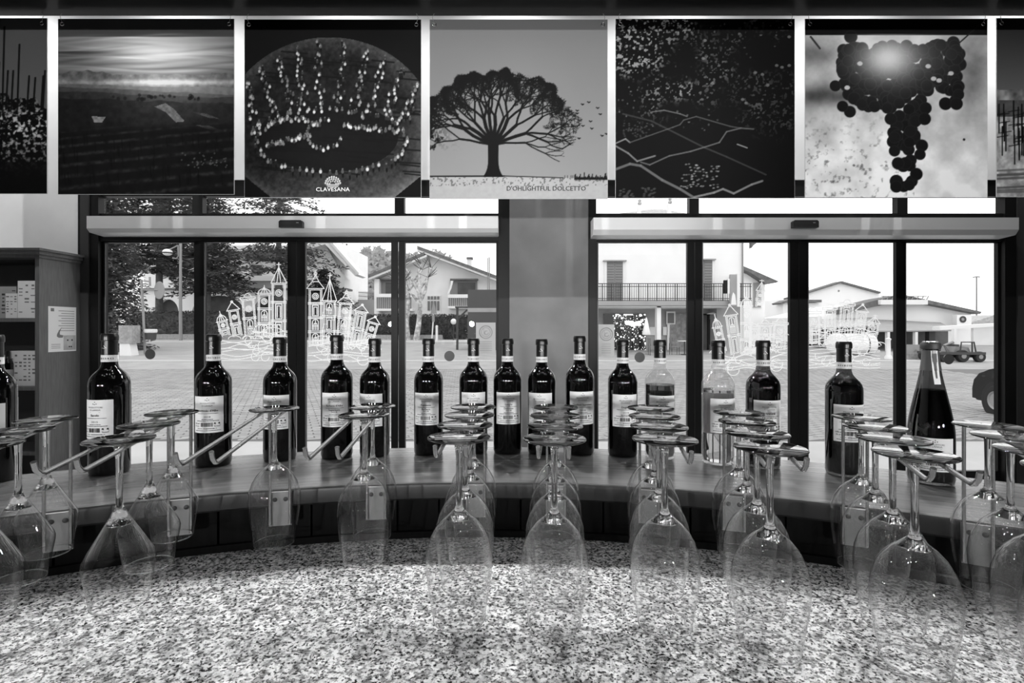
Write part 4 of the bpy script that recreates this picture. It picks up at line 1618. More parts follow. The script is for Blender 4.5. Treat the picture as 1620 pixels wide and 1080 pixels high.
# ------------------------------------------------------------------ paint and stickers on the door glass
GY_IN = WY + 0.03 + 0.02 - 0.0015        # inner side of the sliding leaves
GY_FX = GY_IN + 0.02                    # inner side of the fixed leaves


def gp(d):
    return lambda x, y: (pX(x, d), d, pZ(y, d))


def rot(pts, cx, cy, deg):
    a = math.radians(deg)
    c, s = math.cos(a), math.sin(a)
    return [(cx + (x - cx) * c - (y - cy) * s, cy + (x - cx) * s + (y - cy) * c) for x, y in pts]


def tower(mb, fn, cx, yb, w, h, tilt, roof, lw=1.25, body=0.66, fill=2, seed=0):
    """white outline of one little tower, foot at (cx, yb); roof: dome, spire, gable, lantern, flat"""
    r = random.Random(seed + int(cx))
    L = []
    x0, x1 = cx - w / 2, cx + w / 2
    yt = yb - h * body
    L.append([(x0, yb), (x0, yt), (x1, yt), (x1, yb)])
    L.append([(x0 + 2, yb), (x0 + 2, yt + 2), (x1 - 2, yt + 2), (x1 - 2, yb)])
    n = max(2, int(h * body / 22))
    for k in range(1, n):
        y = yt + (yb - yt) * k / n
        L.append([(x0 - 1.5, y), (x1 + 1.5, y)])
        L.append([(x0 - 1.5, y + 2.4), (x1 + 1.5, y + 2.4)])
    for k in range(n):
        ya = yt + (yb - yt) * k / n + 4
        yc = yt + (yb - yt) * (k + 1) / n - 2
        m = (ya + yc) / 2
        q = w * 0.24
        if k == 0 and r.random() < 0.7:
            L.append(arc_pts(cx, m, min(q, (yc - ya) / 2), 0, 360, 14))
            L.append(arc_pts(cx, m, min(q, (yc - ya) / 2) * 0.55, 0, 360, 10))
            L.append([(cx, m), (cx + q * 0.4, m - q * 0.2)])
        elif r.random() < 0.6:
            L.append([(cx - q, yc), (cx - q, ya + q)] + arc_pts(cx, ya + q, q, 180, 360, 8) + [(cx + q, yc)])
            L.append([(cx, yc), (cx, ya + 2)])
            L.append([(cx - q, m + 2), (cx + q, m + 2)])
            L.append([(cx - q * 0.5, yc), (cx - q * 0.5, m)] + arc_pts(cx, m, q * 0.5, 180, 360, 6) + [(cx + q * 0.5, yc)])
        else:
            L.append([(cx - q, yc), (cx - q, ya), (cx + q, ya), (cx + q, yc), (cx - q, yc)])
            L.append([(cx - q * 0.5, yc - 2), (cx - q * 0.5, ya + 3), (cx + q * 0.5, ya + 3), (cx + q * 0.5, yc - 2)])
    hr = h * (1 - body)
    if roof == 'dome':
        L.append([(x0 - 2, yt)] + arc_pts(cx, yt - 1, w / 2, 180, 360, 12, hr * 0.5) + [(x1 + 2, yt)])
        L.append([(x0 - 2, yt), (x1 + 2, yt)])
        for k in (-0.25, 0, 0.25):
            L.append([(cx + k * w * 1.1, yt), (cx + k * w * 0.5, yt - hr * 0.48)])
        L.append(arc_pts(cx, yt - hr * 0.58, 1.8, 0, 360, 8))
        L.append([(cx, yt - hr * 0.62), (cx, yt - hr)])
    elif roof == 'spire':
        L.append([(x0 - 2, yt), (cx, yt - hr * 0.82), (x1 + 2, yt), (x0 - 2, yt)])
        L.append([(cx - w * 0.15, yt), (cx, yt - hr * 0.8), (cx + w * 0.15, yt)])
        L.append([(cx, yt - hr * 0.8), (cx, yt - hr * 1.06)])
        L.append([(cx - 3, yt - hr * 0.96), (cx + 3, yt - hr * 0.96)])
    elif roof == 'gable':
        L.append([(x0 - 3, yt), (cx, yt - hr * 0.9), (x1 + 3, yt), (x0 - 3, yt)])
        L.append(arc_pts(cx, yt - hr * 0.9, 1.6, 0, 360, 8))
    elif roof == 'lantern':
        L.append([(x0 - 4, yt), (cx - w * 0.28, yt - hr * 0.38), (cx + w * 0.28, yt - hr * 0.38), (x1 + 4, yt), (x0 - 4, yt)])
        L.append([(cx - w * 0.28, yt - hr * 0.38), (cx, yt - hr * 0.78), (cx + w * 0.28, yt - hr * 0.38)])
        L.append(arc_pts(cx, yt - hr * 0.83, 2.2, 0, 360, 8))
        L.append([(cx, yt - hr * 0.86), (cx, yt - hr)])
    else:
        L.append([(x0 - 2.5, yt), (x0 - 2.5, yt - 3), (x1 + 2.5, yt - 3), (x1 + 2.5, yt), (x0 - 2.5, yt)])
        L.append(arc_pts(cx, yt - 3, w * 0.3, 180, 360, 8))
    for pl in L:
        ribbon_px(mb, rot(pl, cx, yb, tilt), lw, fn)


def swirls(mb, fn, x0, x1, y0, y1, n, seed, lw=1.2):
    r = random.Random(seed)
    for k in range(n):
        y = y0 + (y1 - y0) * (k + 0.5) / n
        a, f, p = 1.5 + 3 * r.random(), 0.05 + 0.08 * r.random(), r.random() * 6
        ribbon_px(mb, [(x0 + (x1 - x0) * i / 26, y + a * math.sin(f * (x1 - x0) * i / 26 + p)) for i in range(27)], lw, fn)
    for k in range(int(n * 1.2)):
        cx = x0 + 10 + (x1 - x0 - 20) * r.random()
        cy = y0 + (y1 - y0) * r.random()
        q = 4 + 6 * r.random()
        ribbon_px(mb, arc_pts(cx, cy, q, 0, 180 + 150 * r.random(), 12), lw, fn)
    for k in range(n):
        cx = x0 + (x1 - x0) * r.random()
        ribbon_px(mb, arc_pts(cx, y0 - 2, 6 + 5 * r.random(), 180, 360, 10, 5), lw, fn)


class Strokes:
    """collects painted strokes, then turns their union into one flat layer without overlaps"""
    def __init__(self):
        self.seg = []

    def grid(self, d, res=0.42):
        P_ = np.array([q[:4] for q in self.seg])
        gx0, gy0 = P_[:, [0, 2]].min() - 3, P_[:, [1, 3]].min() - 3
        nx = int((P_[:, [0, 2]].max() + 3 - gx0) / res) + 1
        ny = int((P_[:, [1, 3]].max() + 3 - gy0) / res) + 1
        m = np.zeros((ny, nx), bool)
        for x0, y0, x1, y1, w in self.seg:
            h = w / 2 + res
            i0, i1 = max(0, int((min(y0, y1) - h - gy0) / res)), int((max(y0, y1) + h - gy0) / res) + 2
            j0, j1 = max(0, int((min(x0, x1) - h - gx0) / res)), int((max(x0, x1) + h - gx0) / res) + 2
            yy = gy0 + (np.arange(i0, min(i1, ny)) + 0.5)[:, None] * res
            xx = gx0 + (np.arange(j0, min(j1, nx)) + 0.5)[None, :] * res
            dx, dy = x1 - x0, y1 - y0
            t = np.clip(((xx - x0) * dx + (yy - y0) * dy) / (dx * dx + dy * dy + 1e-9), 0, 1)
            m[i0:i1, j0:j1] |= np.hypot(xx - x0 - t * dx, yy - y0 - t * dy) < w / 2
        mb = MB()
        fn = gp(d)
        live = {}
        for i in range(ny + 1):
            runs = set()
            if i < ny:
                e = np.flatnonzero(np.diff(np.concatenate([[0], m[i].astype(np.int8), [0]])))
                runs = set(zip(e[::2].tolist(), e[1::2].tolist()))
            for k in [k for k in live if k not in runs]:
                i0 = live.pop(k)
                xa, xb, ya, yb = gx0 + k[0] * res, gx0 + k[1] * res, gy0 + i0 * res, gy0 + i * res
                mb.add([fn(xa, yb), fn(xb, yb), fn(xb, ya), fn(xa, ya)], [(0, 1, 2, 3)])
            for k in runs:
                live.setdefault(k, i)
        return mb


def ribbon_px(st, pts, w, fn):
    for (x0, y0), (x1, y1) in zip(pts, pts[1:]):
        st.seg.append((x0, y0, x1, y1, w))


def drawing(label, d, towers, sw):
    st = Strokes()
    for tw in towers:
        tower(st, None, *tw)
    for q in sw:
        swirls(st, None, *q)
    o = st.grid(d).build('window_drawing', 'window_paint', None, fix=False)
    tag(o, label, 'drawing', 'white towers painted on the door glass')
    return o


drawing('white painted outline of leaning towers and a crossed spire on the glass', GY_IN,
        [(357, 531, 15, 40, -14, 'dome', 1.3, 0.6), (376, 531, 15, 56, -10, 'gable', 1.3, 0.74), (397, 531, 19, 62, -5, 'flat', 1.3, 0.94), (418, 533, 19, 82, 0, 'dome', 1.3, 0.84), (441, 535, 21, 118, 0, 'spire', 1.4, 0.74)],
        [(344, 456, 538, 566, 7, 1), (398, 456, 520, 534, 4, 2)])
drawing('white painted outline of a lantern tower beside four smaller leaning towers', GY_IN,
        [(499, 546, 20, 118, 0, 'lantern', 1.3, 0.76), (520, 546, 19, 112, 1, 'spire', 1.3, 0.63), (541, 546, 19, 88, 5, 'lantern', 1.3, 0.76), (562, 546, 17, 66, 10, 'gable', 1.3, 0.82), (580, 546, 16, 48, 17, 'gable', 1.3, 0.78)],
        [(488, 588, 538, 552, 5, 3), (488, 600, 555, 572, 4, 4)])
drawing('white painted outline of a domed bell tower before the balconied building', GY_IN,
        [(1143, 556, 13, 60, -12, 'dome'), (1165, 560, 17, 80, -8, 'gable', 1.25, 0.78), (1181, 562, 16, 100, 0, 'dome', 1.4, 0.78), (1192, 560, 14, 62, 2, 'flat'), (1209, 556, 19, 46, 2, 'flat', 1.25, 0.9), (1232, 552, 20, 44, 4, 'flat', 1.25, 0.9),
         (1201, 485, 11, 42, 6, 'spire', 1.25, 0.6)],
        [(1130, 1244, 560, 585, 7, 5), (1185, 1245, 535, 556, 5, 6)])
drawing('white painted outline of crowded low towers in front of the white barn', GY_IN,
        [(1287, 545, 20, 55, 0, 'flat', 1.4, 0.9), (1313, 545, 18, 62, 0, 'flat', 1.4, 0.9), (1335, 545, 20, 68, 5, 'flat', 1.4, 0.92), (1357, 540, 16, 60, 8, 'gable', 1.4, 0.8), (1378, 538, 16, 40, 10, 'spire', 1.2, 0.7)],
        [(1277, 1392, 548, 582, 9, 7), (1277, 1385, 520, 540, 6, 8)])


def dot(x, y, d, label):
    n = 28
    r = 8.2 / F * d
    c = (pX(x, d), d, pZ(y, d))
    mb = MB().prism([(c[0] + r * math.cos(2 * math.pi * k / n), c[2] + r * math.sin(2 * math.pi * k / n)) for k in range(n)], d - 0.0006, d)
    o = mb.build('safety_dot', 'sticker_grey', None)
    tag(o, label, 'sticker', 'round safety stickers on the door glass')


dot(237.5, 560, GY_FX, 'round grey safety sticker beside the Barolo bottle')
dot(711, 563, GY_FX, 'round grey safety sticker next to the Piemonte Barbera bottle')
dot(1012, 565, GY_FX, 'round grey safety sticker near the rose bottle')
dot(1501, 568, GY_FX, 'round grey safety sticker near the sparkling bottle')


def sticker(x0, x1, y0, y1, d, label):
    root = empty('door_notice', (pX((x0 + x1) / 2, d), d, pZ(y1, d)))
    tag(root, label, 'notice', 'paper notices stuck on the door glass')
    MB().pxbox(x0, x1, y0, y1, d - 0.001, 0.001).build('sheet', 'paper_grey', root)
    t = MB()
    fn = gp(d - 0.0016)
    cx, cy = (x0 + x1) / 2, y0 + (y1 - y0) * 0.31
    ribbon(t, arc_pts(cx, cy, 10, 0, 360, 28), 1.4, fn)
    ribbon(t, arc_pts(cx, cy, 7, 0, 360, 24), 0.9, fn)
    ribbon(t, arc_pts(cx + 1, cy + 1, 3, 0, 300, 14), 1.0, fn)
    ribbon(t, [(cx - 3, cy - 5), (cx - 3, cy + 4)], 1.0, fn)
    for k in range(5):
        y = y0 + (y1 - y0) * (0.62 + 0.07 * k)
        ribbon(t, [(x0 + 6, y), (x1 - 6, y)], 1.3, fn)
    t.build('print', 'box_grey', root, fix=False)


sticker(753, 784, 510, 559, GY_FX, 'pale square notice on the glass before the grey kiosk')
sticker(946, 972, 513, 563, GY_FX, 'pale square notice on the glass before the lit shop window')

# ------------------------------------------------------------------ the street outside
def gz(d):
    t = min(max((d - 14.0) / 28.0, 0.0), 1.0)
    return -0.2 + 0.78 * t


def gbase(x, d): return Vector((pX(x, d), d, gz(d)))


def strip(name, ds, x0, x1, material, label, cat, lift=0.0, kind='structure'):
    mb = MB()
    vs = []
    for d in ds:
        vs += [(x0, d, gz(d) + lift), (x1, d, gz(d) + lift)]
    n = len(ds)
    vs += [(x0, ds[-1], -1.0), (x1, ds[-1], -1.0), (x0, ds[0], -1.0), (x1, ds[0], -1.0)]
    fs = [(2 * i, 2 * i + 1, 2 * i + 3, 2 * i + 2) for i in range(n - 1)]
    fs += [(2 * n, 2 * n + 1, 2 * n + 3, 2 * n + 2), (0, 2 * n + 2, 2 * n + 3, 1), (2 * n - 2, 2 * n - 1, 2 * n + 1, 2 * n)]
    mb.add(vs, fs)
    o = mb.build(name, material)
    tag(o, label, cat, kind=kind)
    return o


strip('ground', [WY + 0.31, 7.7, 14, 24, 34, 42, 80, 260], -160, 160, 'asphalt', 'grey ground and road of the street outside', 'ground')
strip('sidewalk', [WY + 0.35, 7.6], -20, 20, 'sidewalk', 'pale concrete pavement just outside the glass doors', 'sidewalk', 0.03)
pv = strip('paving', [7.62, 14, 19.5], -20, 20, 'paver_joint', 'brick-paved forecourt outside the glass doors', 'paving', 0.012)
strip('kerb', [22.6, 22.9], -40, 40, 'kerb', 'pale concrete kerb along the near side of the road', 'kerb', 0.05)
strip('kerb', [36.8, 37.3], -60, 60, 'kerb', 'pale kerb along the far side of the road', 'kerb', 0.12)
strip('sidewalk', [37.3, 40.2], -60, 60, 'sidewalk', 'pale pavement along the hedges across the road', 'sidewalk', 0.12)

# bricks of the forecourt, laid on the slant
PWID, PLEN = 0.135, 0.27
ca, sa = math.cos(math.radians(24)), math.sin(math.radians(24))
cells = []
for i in range(-95, 96):
    for j in range(-190, 191):
        u = (i + 0.5 * (j % 2)) * PLEN
        v = j * PWID
        x, y = u * ca - v * sa, u * sa + v * ca + 13.0
        if 7.75 < y < 19.3 and abs(x) < 0.98 * y + 0.5 and abs(x) < 16:
            cells.append((y, x))
cells.sort()
pm = MB()
hw, hl, hh = PWID / 2 - 0.007, PLEN / 2 - 0.007, 0.012
corner = [(-hl, -hw), (hl, -hw), (hl, hw), (-hl, hw)]
corner = [(a * ca - b * sa, a * sa + b * ca) for a, b in corner]
FSB = [(4, 5, 6, 7), (0, 1, 5, 4), (1, 2, 6, 5), (2, 3, 7, 6), (3, 0, 4, 7)]
pm.add([(a, b, 0) for a, b in corner] + [(a * 0.96, b * 0.96, hh) for a, b in corner], FSB)
pme = pm.mesh('brick', 'paver')
rest = MB()
seen_x = [(150, 310), (330, 415), (470, 505), (560, 565), (620, 655), (700, 725), (945, 960), (1010, 1020), (1070, 1110), (1165, 1180), (1240, 1300), (1365, 1425)]
nparts = 0
for y, x in cells:
    z = gz(y) + 0.012
    px = 810 + x / y * F
    if nparts < 300 and y > 8.0 and any(a < px < b for a, b in seen_x):
        o = bpy.data.objects.new('brick', pme)
        C.objects.link(o)
        o.parent = pv
        o.location = (x, y, z)
        nparts += 1
    else:
        q = (random.random() - 0.5) * 0.006
        rest.add([(x + a, y + b, z) for a, b in corner] + [(x + a * 0.96, y + b * 0.96, z + hh + q) for a, b in corner], FSB)
ro = rest.build('brick_field', 'paver', pv, fix=False)
ro['kind'] = 'stuff'


# ---------------------------------------------------------------- plants
def leaf_cloud(mb, c, s, n, size, r, flat=0.0):
    for k in range(n):
        p = Vector((c[0] + (r.random() * 2 - 1) * s[0], c[1] + (r.random() * 2 - 1) * s[1], c[2] + (r.random() * 2 - 1) * s[2]))
        a = r.random() * 6.28
        b = (r.random() - 0.5) * 2.2
        u = Vector((math.cos(a), math.sin(a), b * (1 - flat))).normalized() * size * (0.6 + 0.8 * r.random())
        w = u.cross(Vector((r.random() - 0.5, r.random() - 0.5, 1))).normalized() * size * 0.42
        mb.add([p - u * 0.5, p + w * 0.5, p + u * 0.5, p - w * 0.5], [(0, 1, 2, 3)])


def conifer(x, d, ytop, wpx, label, seed, ybot=None, tiers=26, mat_='needles', dens=9, droop=0.35, trunk_r=0.22, leaf=0.36):
    base = gbase(x, d)
    top = pZ(ytop, d)
    H = top - base.z
    R = wpx / 2 / F * d
    zb = base.z + H * 0.1 if ybot is None else pZ(ybot, d)
    r = random.Random(seed)
    root = empty('conifer', base)
    tag(root, label, 'tree', 'evergreen trees across the street')
    MB().tube([base, base + Vector((0, 0, H * 0.5)), base + Vector((0, 0, H * 0.98))], [trunk_r, trunk_r * 0.6, 0.03], 8).build('trunk', 'bark', root, smooth=50)
    mb = MB()
    br = MB()
    for t in range(tiers):
        f = t / (tiers - 1)
        z = zb + (top - zb) * f
        rad = R * (1 - f) ** 0.75 + 0.15
        nb = 7 if f < 0.7 else 5
        for k in range(nb):
            a = 2 * math.pi * (k + r.random() * 0.8) / nb + t * 0.7
            L = rad * (0.7 + 0.5 * r.random())
            dx, dy = math.cos(a), math.sin(a)
            steps = max(3, int(L / 0.38))
            prev = Vector((base.x, base.y, z))
            for s in range(1, steps + 1):
                q = s / steps
                p = Vector((base.x + dx * L * q, base.y + dy * L * q, z + 0.10 * L * q - droop * L * q * q + (r.random() - 0.5) * 0.15))
                leaf_cloud(mb, p, (leaf * 0.9, leaf * 0.9, leaf * 0.5), dens, leaf, r, 0.5)
                if s == steps // 2 or s == steps:
                    br.tube([prev, p], 0.025, 4, cap=False)
                    prev = p
    mb.build('crown', mat_, root, fix=False)
    br.build('branches', 'bark', root, fix=False)


def hedge(x0, x1, d, ytop, thick, label, seed, n=2600, size=0.2):
    xa, xb = pX(x0, d), pX(x1, d)
    z0, z1 = gz(d + 0.5) + 0.10, pZ(ytop, d)
    root = empty('hedge', ((xa + xb) / 2, d + thick / 2, z0))
    tag(root, label, 'hedge', 'clipped hedges across the street')
    r = random.Random(seed)
    MB().box(xa + 0.15, xb - 0.15, d + 0.12, d + thick - 0.12, z0, z1 - 0.12).build('inner_growth', 'needles', root)
    mb = MB()
    leaf_cloud(mb, ((xa + xb) / 2, d + 0.08, (z0 + z1) / 2), ((xb - xa) / 2, 0.12, (z1 - z0) / 2), n, size, r)
    leaf_cloud(mb, ((xa + xb) / 2, d + thick / 2, z1 - 0.05), ((xb - xa) / 2, thick / 2, 0.13), n // 2, size, r)
    mb.build('foliage', 'hedge_leaf', root, fix=False)


conifer(172, 30, 240, 118, 'dense dark conifer at the edge of the glass beside the stone marker', 1, ybot=546, tiers=34, mat_='needles_mid', dens=16, droop=0.5)
conifer(252, 45, 195, 240, 'tall spreading conifer behind the street lamp', 2, ybot=428, tiers=20, dens=15, droop=0.3, trunk_r=0.35, leaf=0.5)
conifer(330, 44.5, 190, 105, 'narrow dark conifer beside the arcaded house', 3, ybot=458, tiers=24, dens=13, leaf=0.45)
conifer(441, 45, 235, 215, 'conifer with a bare lower trunk rising through the transom light', 4, ybot=428, tiers=13, mat_='needles_mid', dens=10, droop=0.22, trunk_r=0.4, leaf=0.45)
conifer(512, 46, 432, 100, 'low bushy conifer under the gabled house eave', 5, ybot=470, tiers=6, dens=16, droop=0.5, leaf=0.45)
hedge(205, 475, 42.0, 493, 1.4, 'long clipped hedge before the arcaded house', 6, 3600, 0.22)
hedge(556, 742, 40.5, 498, 1.3, 'clipped hedge before the gabled house with balconies', 7, 2800, 0.2)

# low walls under the hedges
for x0, x1, d, lab in ((205, 475, 41.5, 'low concrete wall under the long hedge'), (556, 700, 40.0, 'low concrete wall under the shorter hedge')):
    o = MB().box(pX(x0, d), pX(x1, d), d, d + 0.25, gz(d), gz(d) + 0.5).build('garden_wall', 'stone')
    tag(o, lab, 'wall')

# wooded hillside far behind
hm = MB()
hd0 = 105.0
prof = [(380, 470), (440, 420), (500, 396), (545, 400), (585, 412), (612, 408), (650, 402), (720, 420), (800, 455), (900, 500)]
nx = 70
row0, row1 = [], []
vs, fs = [], []
for i in range(nx + 1):
    x = 380 + 520 * i / nx
    y = np.interp(x, [p[0] for p in prof], [p[1] for p in prof])
    vs += [(pX(x, hd0), hd0, 0.4), (pX(x, hd0), hd0 + 16, (pZ(y, hd0) - 0.4) * 0.65 + 0.4), (pX(x, hd0), hd0 + 34, pZ(y, hd0) + 2.0), (pX(x, hd0), hd0 + 80, 0.4)]
for i in range(nx):
    for k in range(3):
        fs.append((4 * i + k, 4 * i + k + 1, 4 * i + 4 + k + 1, 4 * i + 4 + k))
hm.add(vs, fs)
hill = hm.build('hill', 'hill_wood', None, smooth=60, fix=False)
tag(hill, 'pale wooded hillside rising behind the houses', 'hill', kind='structure')
wm = MB()
r = random.Random(17)
for k in range(1500):
    x = 500 + 180 * r.random()
    f = r.random() ** 0.6
    y = np.interp(x, [p[0] for p in prof], [p[1] for p in prof])
    zt = pZ(y, hd0)
    dd = hd0 + 34 * f
    zz = 0.4 + (zt - 0.4) * (f * 1.25 if f < 0.5 else 0.62 + 0.45 * (f - 0.5) * 2 * 0.9)
    X = pX(x, hd0)
    h = 2.5 + 3.5 * r.random()
    wm.tube([(X, dd, zz - 0.5), (X + 0.3, dd, zz + h)], [0.14, 0.03], 4, cap=False)
    for q in range(7):
        a = zz + h * (0.3 + 0.65 * r.random())
        wm.add([(X, dd, a), (X + (r.random() - 0.5) * 2.4, dd + r.random() - 0.5, a + 0.5 + r.random()), (X + (r.random() - 0.5) * 2.4, dd + r.random() - 0.5, a + 0.7 + r.random())], [(0, 1, 2)])
wo = wm.build('bare_woods', 'hill_wood', None, fix=False)
tag(wo, 'bare winter trees covering the far hillside', 'woods', kind='stuff')


def birch(x, d, ytop, label, seed, lean=0):
    base = gbase(x, d)
    top = pZ(ytop, d)
    H = top - base.z
    root = empty('birch_tree', base)
    tag(root, label, 'tree', 'pollarded birches before the gabled house')
    r = random.Random(seed)
    tr = MB()
    p = [base + Vector((lean * f + 0.1 * math.sin(f * 7 + seed), 0, H * f)) for f in (0, 0.25, 0.5, 0.75, 0.95)]
    tr.tube(p, [0.24, 0.2, 0.17, 0.14, 0.09], 8)
    tr.build('trunk', 'birch_bark', root, smooth=50)
    for k in range(4):
        s = p[2] + (p[3] - p[2]) * r.random()
        e = s + Vector(((0.6 + 0.9 * r.random()) * (1 if k % 2 else -1), (r.random() - 0.5), 1.0 + 1.2 * r.random()))
        b = MB().tube([s, (s + e) / 2 + Vector((0.1, 0, -0.1)), e], [0.15, 0.12, 0.08], 6)
        bo = b.build('limb', 'birch_bark', root, smooth=50)
        tw = MB()
        for q in range(9):
            a = r.random() * 6.28
            tw.tube([e, e + Vector((math.cos(a) * 0.7, (r.random() - 0.5) * 0.4, 0.25 + 0.7 * r.random()))], 0.018, 3, cap=False)
        tw.build('twigs', 'bark', bo, fix=False)


birch(645, 39.4, 427, 'pollarded birch trunk nearest the door post', 3)
birch(660, 39.2, 424, 'forked pollarded birch before the house wall', 5, 0.3)


# ---------------------------------------------------------------- houses
def part(root, name, mat_, f, smooth=None):
    mb = MB()
    f(mb)
    return mb.build(name, mat_, root, smooth=smooth)


def thick_line(mb, pts, d, t, th):
    """slab following a roof edge: px points, th in px below the line"""
    up = [(x, y) for x, y in pts]
    lo = [(x, y + th) for x, y in reversed(pts)]
    mb.pxprism(up + lo, d, t)


# arcaded white house
d = 54.0
hl = empty('arcaded_house', gbase(390, d))
tag(hl, 'white two-storey house with wide ground-floor arches behind the conifers', 'house')
part(hl, 'wall', 'house_white', lambda m: m.pxbox(228, 545, 388, 540, d + 1.6, 9))


def arcade(m):
    pts = [(220, 500), (220, 458), (545, 458), (545, 500)]
    for cx, hw_ in ((505, 26), (432, 32), (345, 42), (265, 18)):
        top = 467 if hw_ > 20 else 473
        pts.append((cx + hw_, 500))
        pts += [(cx + hw_ * math.cos(a), 500 - (500 - top) * math.sin(a) ** 0.8) for a in [math.pi * k / 14 for k in range(1, 14)]]
        pts.append((cx - hw_, 500))
    m.pxprism(pts, d, 0.5)


part(hl, 'arcade', 'house_white', arcade)
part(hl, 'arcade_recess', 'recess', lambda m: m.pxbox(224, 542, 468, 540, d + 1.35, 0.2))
part(hl, 'arcade_roof', 'roof_grey', lambda m: m.pxbox(218, 548, 455.5, 458.5, d - 0.3, 2.1))
part(hl, 'balcony_slab', 'house_white', lambda m: m.pxbox(300, 430, 436, 444, d + 0.4, 1.2))
for a, b in ((398, 414), (330, 345), (250, 268)):
    w_ = part(hl, 'window', 'fascia', lambda m: m.pxbox(a - 1.5, b + 1.5, 418, 438, d + 1.5, 0.12))
    part(w_, 'pane', 'shutter_dark', lambda m: m.pxbox(a, b, 419, 438, d + 1.47, 0.05))
part(hl, 'roof', 'roof_grey', lambda m: m.pxbox(222, 480, 397, 404, d + 0.8, 10.2))
part(hl, 'gable_wall', 'house_white', lambda m: m.pxprism([(470, 480), (470, 395), (512, 383), (545, 440), (545, 480)], d + 0.9, 2))
part(hl, 'gable_roof', 'house_cream', lambda m: m.pxprism([(470, 392), (517, 377), (566, 434), (561, 436), (514, 386), (470, 400)], d - 0.4, 3))
part(hl, 'eave_board', 'fascia', lambda m: m.pxprism([(515, 377), (519, 376), (568, 432), (565, 435)], d - 0.5, 0.1))
o = MB().pxbox(566, 592, 474, 500, 59, 2.0).build('retaining_wall', 'house_grey')
tag(o, 'grey retaining wall between the two gabled houses', 'wall')
fr_ = MB()
for k in range(13):
    x = 568 + 1.95 * k
    fr_.tube([P(x, 474, 59.2), P(x, 461, 59.2)], 0.03, 4)
for y in (461, 467):
    fr_.tube([P(567, y + 1, 59.2), P(592, y + 3, 59.2)], 0.035, 4)
o = fr_.build('wire_fence', 'metal_grey')
tag(o, 'thin railing on top of the grey retaining wall', 'fence')

# gabled house with balconies
d = 45.0
hc = empty('gabled_house', gbase(700, d))
tag(hc, 'pale gabled house with two balconies and a chimney', 'house')
part(hc, 'wall', 'house_cream', lambda m: m.pxprism([(593, 545), (593, 441), (668, 407), (675, 402), (845, 462), (845, 545)], d + 1.2, 9))
part(hc, 'roof_slope', 'roof_grey', lambda m: thick_line(m, [(660, 388.5), (850, 460)], d - 0.3, 11, 5.0))
part(hc, 'roof_slope', 'roof_grey', lambda m: thick_line(m, [(582, 434.5), (671, 398.5)], d - 0.3, 11, 4.6))
part(hc, 'fascia_board', 'fascia', lambda m: thick_line(m, [(660, 393.5), (850, 465)], d - 0.2, 1.6, 3.2))
part(hc, 'fascia_board', 'fascia', lambda m: thick_line(m, [(583, 439), (675, 402.5)], d - 0.2, 1.6, 3.4))
part(hc, 'chimney', 'house_cream', lambda m: m.pxbox(739, 746, 408, 424, d + 3, 0.5))
part(hc, 'chimney_cap', 'roof_grey', lambda m: m.pxbox(738, 747.5, 406.5, 409.5, d + 2.9, 0.7))
for cx in (754, 762):
    pass
part(hc, 'vent_pipe', 'metal_grey', lambda m: m.tube([P(771.5, 408, d - 0.4), P(771.5, 470, d - 0.4)], 0.035, 5))
part(hc, 'vent_pipe', 'metal_grey', lambda m: m.tube([P(774, 407, d - 0.4), P(774, 470, d - 0.4)], 0.05, 5))
part(hc, 'corner_wall', 'house_white', lambda m: m.pxbox(592, 600, 441, 545, d + 0.4, 1.0))
for x0, x1, y0, y1 in ((598, 641, 441, 470), (712, 755, 441, 469)):
    rc = part(hc, 'loggia', 'shutter', lambda m: m.pxbox(x0, x1, y0, y1, d + 1.05, 0.2))
    part(rc, 'balcony_door', 'recess', lambda m: m.pxbox(x0 + 12, x1 - 3, y0 + 6, y1, d + 0.98, 0.1))
    part(rc, 'lintel_board', 'roof_grey', lambda m: m.pxbox(x0, x1 + 1, y0 - 0.5, y0 + 2, d + 0.6, 0.5))
for x0, x1, y0, y1, nn in ((595, 652, 469, 488, 19), (708.5, 757, 470, 484, 16)):
    bl = part(hc, 'balcony', 'house_white', lambda m: (m.pxbox(x0, x1, y1, y1 + 3.5, d - 0.1, 1.3), m.pxbox(x0, x1, y0 - 4.5, y0 + 1, d - 0.1, 0.1)))
    part(bl, 'balcony_shade', 'shutter', lambda m: m.pxbox(x0 + 1, x1 - 1, y0 + 1, y1, d + 0.25, 0.05))
    rl = MB()
    for k in range(nn):
        x = x0 + 1 + (x1 - x0 - 2) * k / (nn - 1)
        rl.tube([P(x, y0, d - 0.05), P(x, y1, d - 0.05)], 0.03, 4)
    rl.tube([P(x0, y0, d - 0.05), P(x1, y0, d - 0.05)], 0.05, 4)
    rl.build('railing', 'railing_pale', bl)
wn = part(hc, 'window', 'fascia', lambda m: m.pxbox(675, 697, 467, 502, d + 1.08, 0.12))
for k in range(4):
    part(wn, 'pane', 'shutter_dark', lambda m: m.pxbox(676.5 + 5 * k, 680 + 5 * k, 468.5, 473.5, d + 1.02, 0.05))
    part(wn, 'pane', 'shutter_dark', lambda m: m.pxbox(676.5 + 5 * k, 680 + 5 * k, 476, 491, d + 1.02, 0.05))
part(hc, 'awning_curtain', 'house_white', lambda m: m.pxprism([(713, 444), (717, 444), (714, 456), (709, 466), (708, 463), (712, 454)], d + 0.3, 0.15))

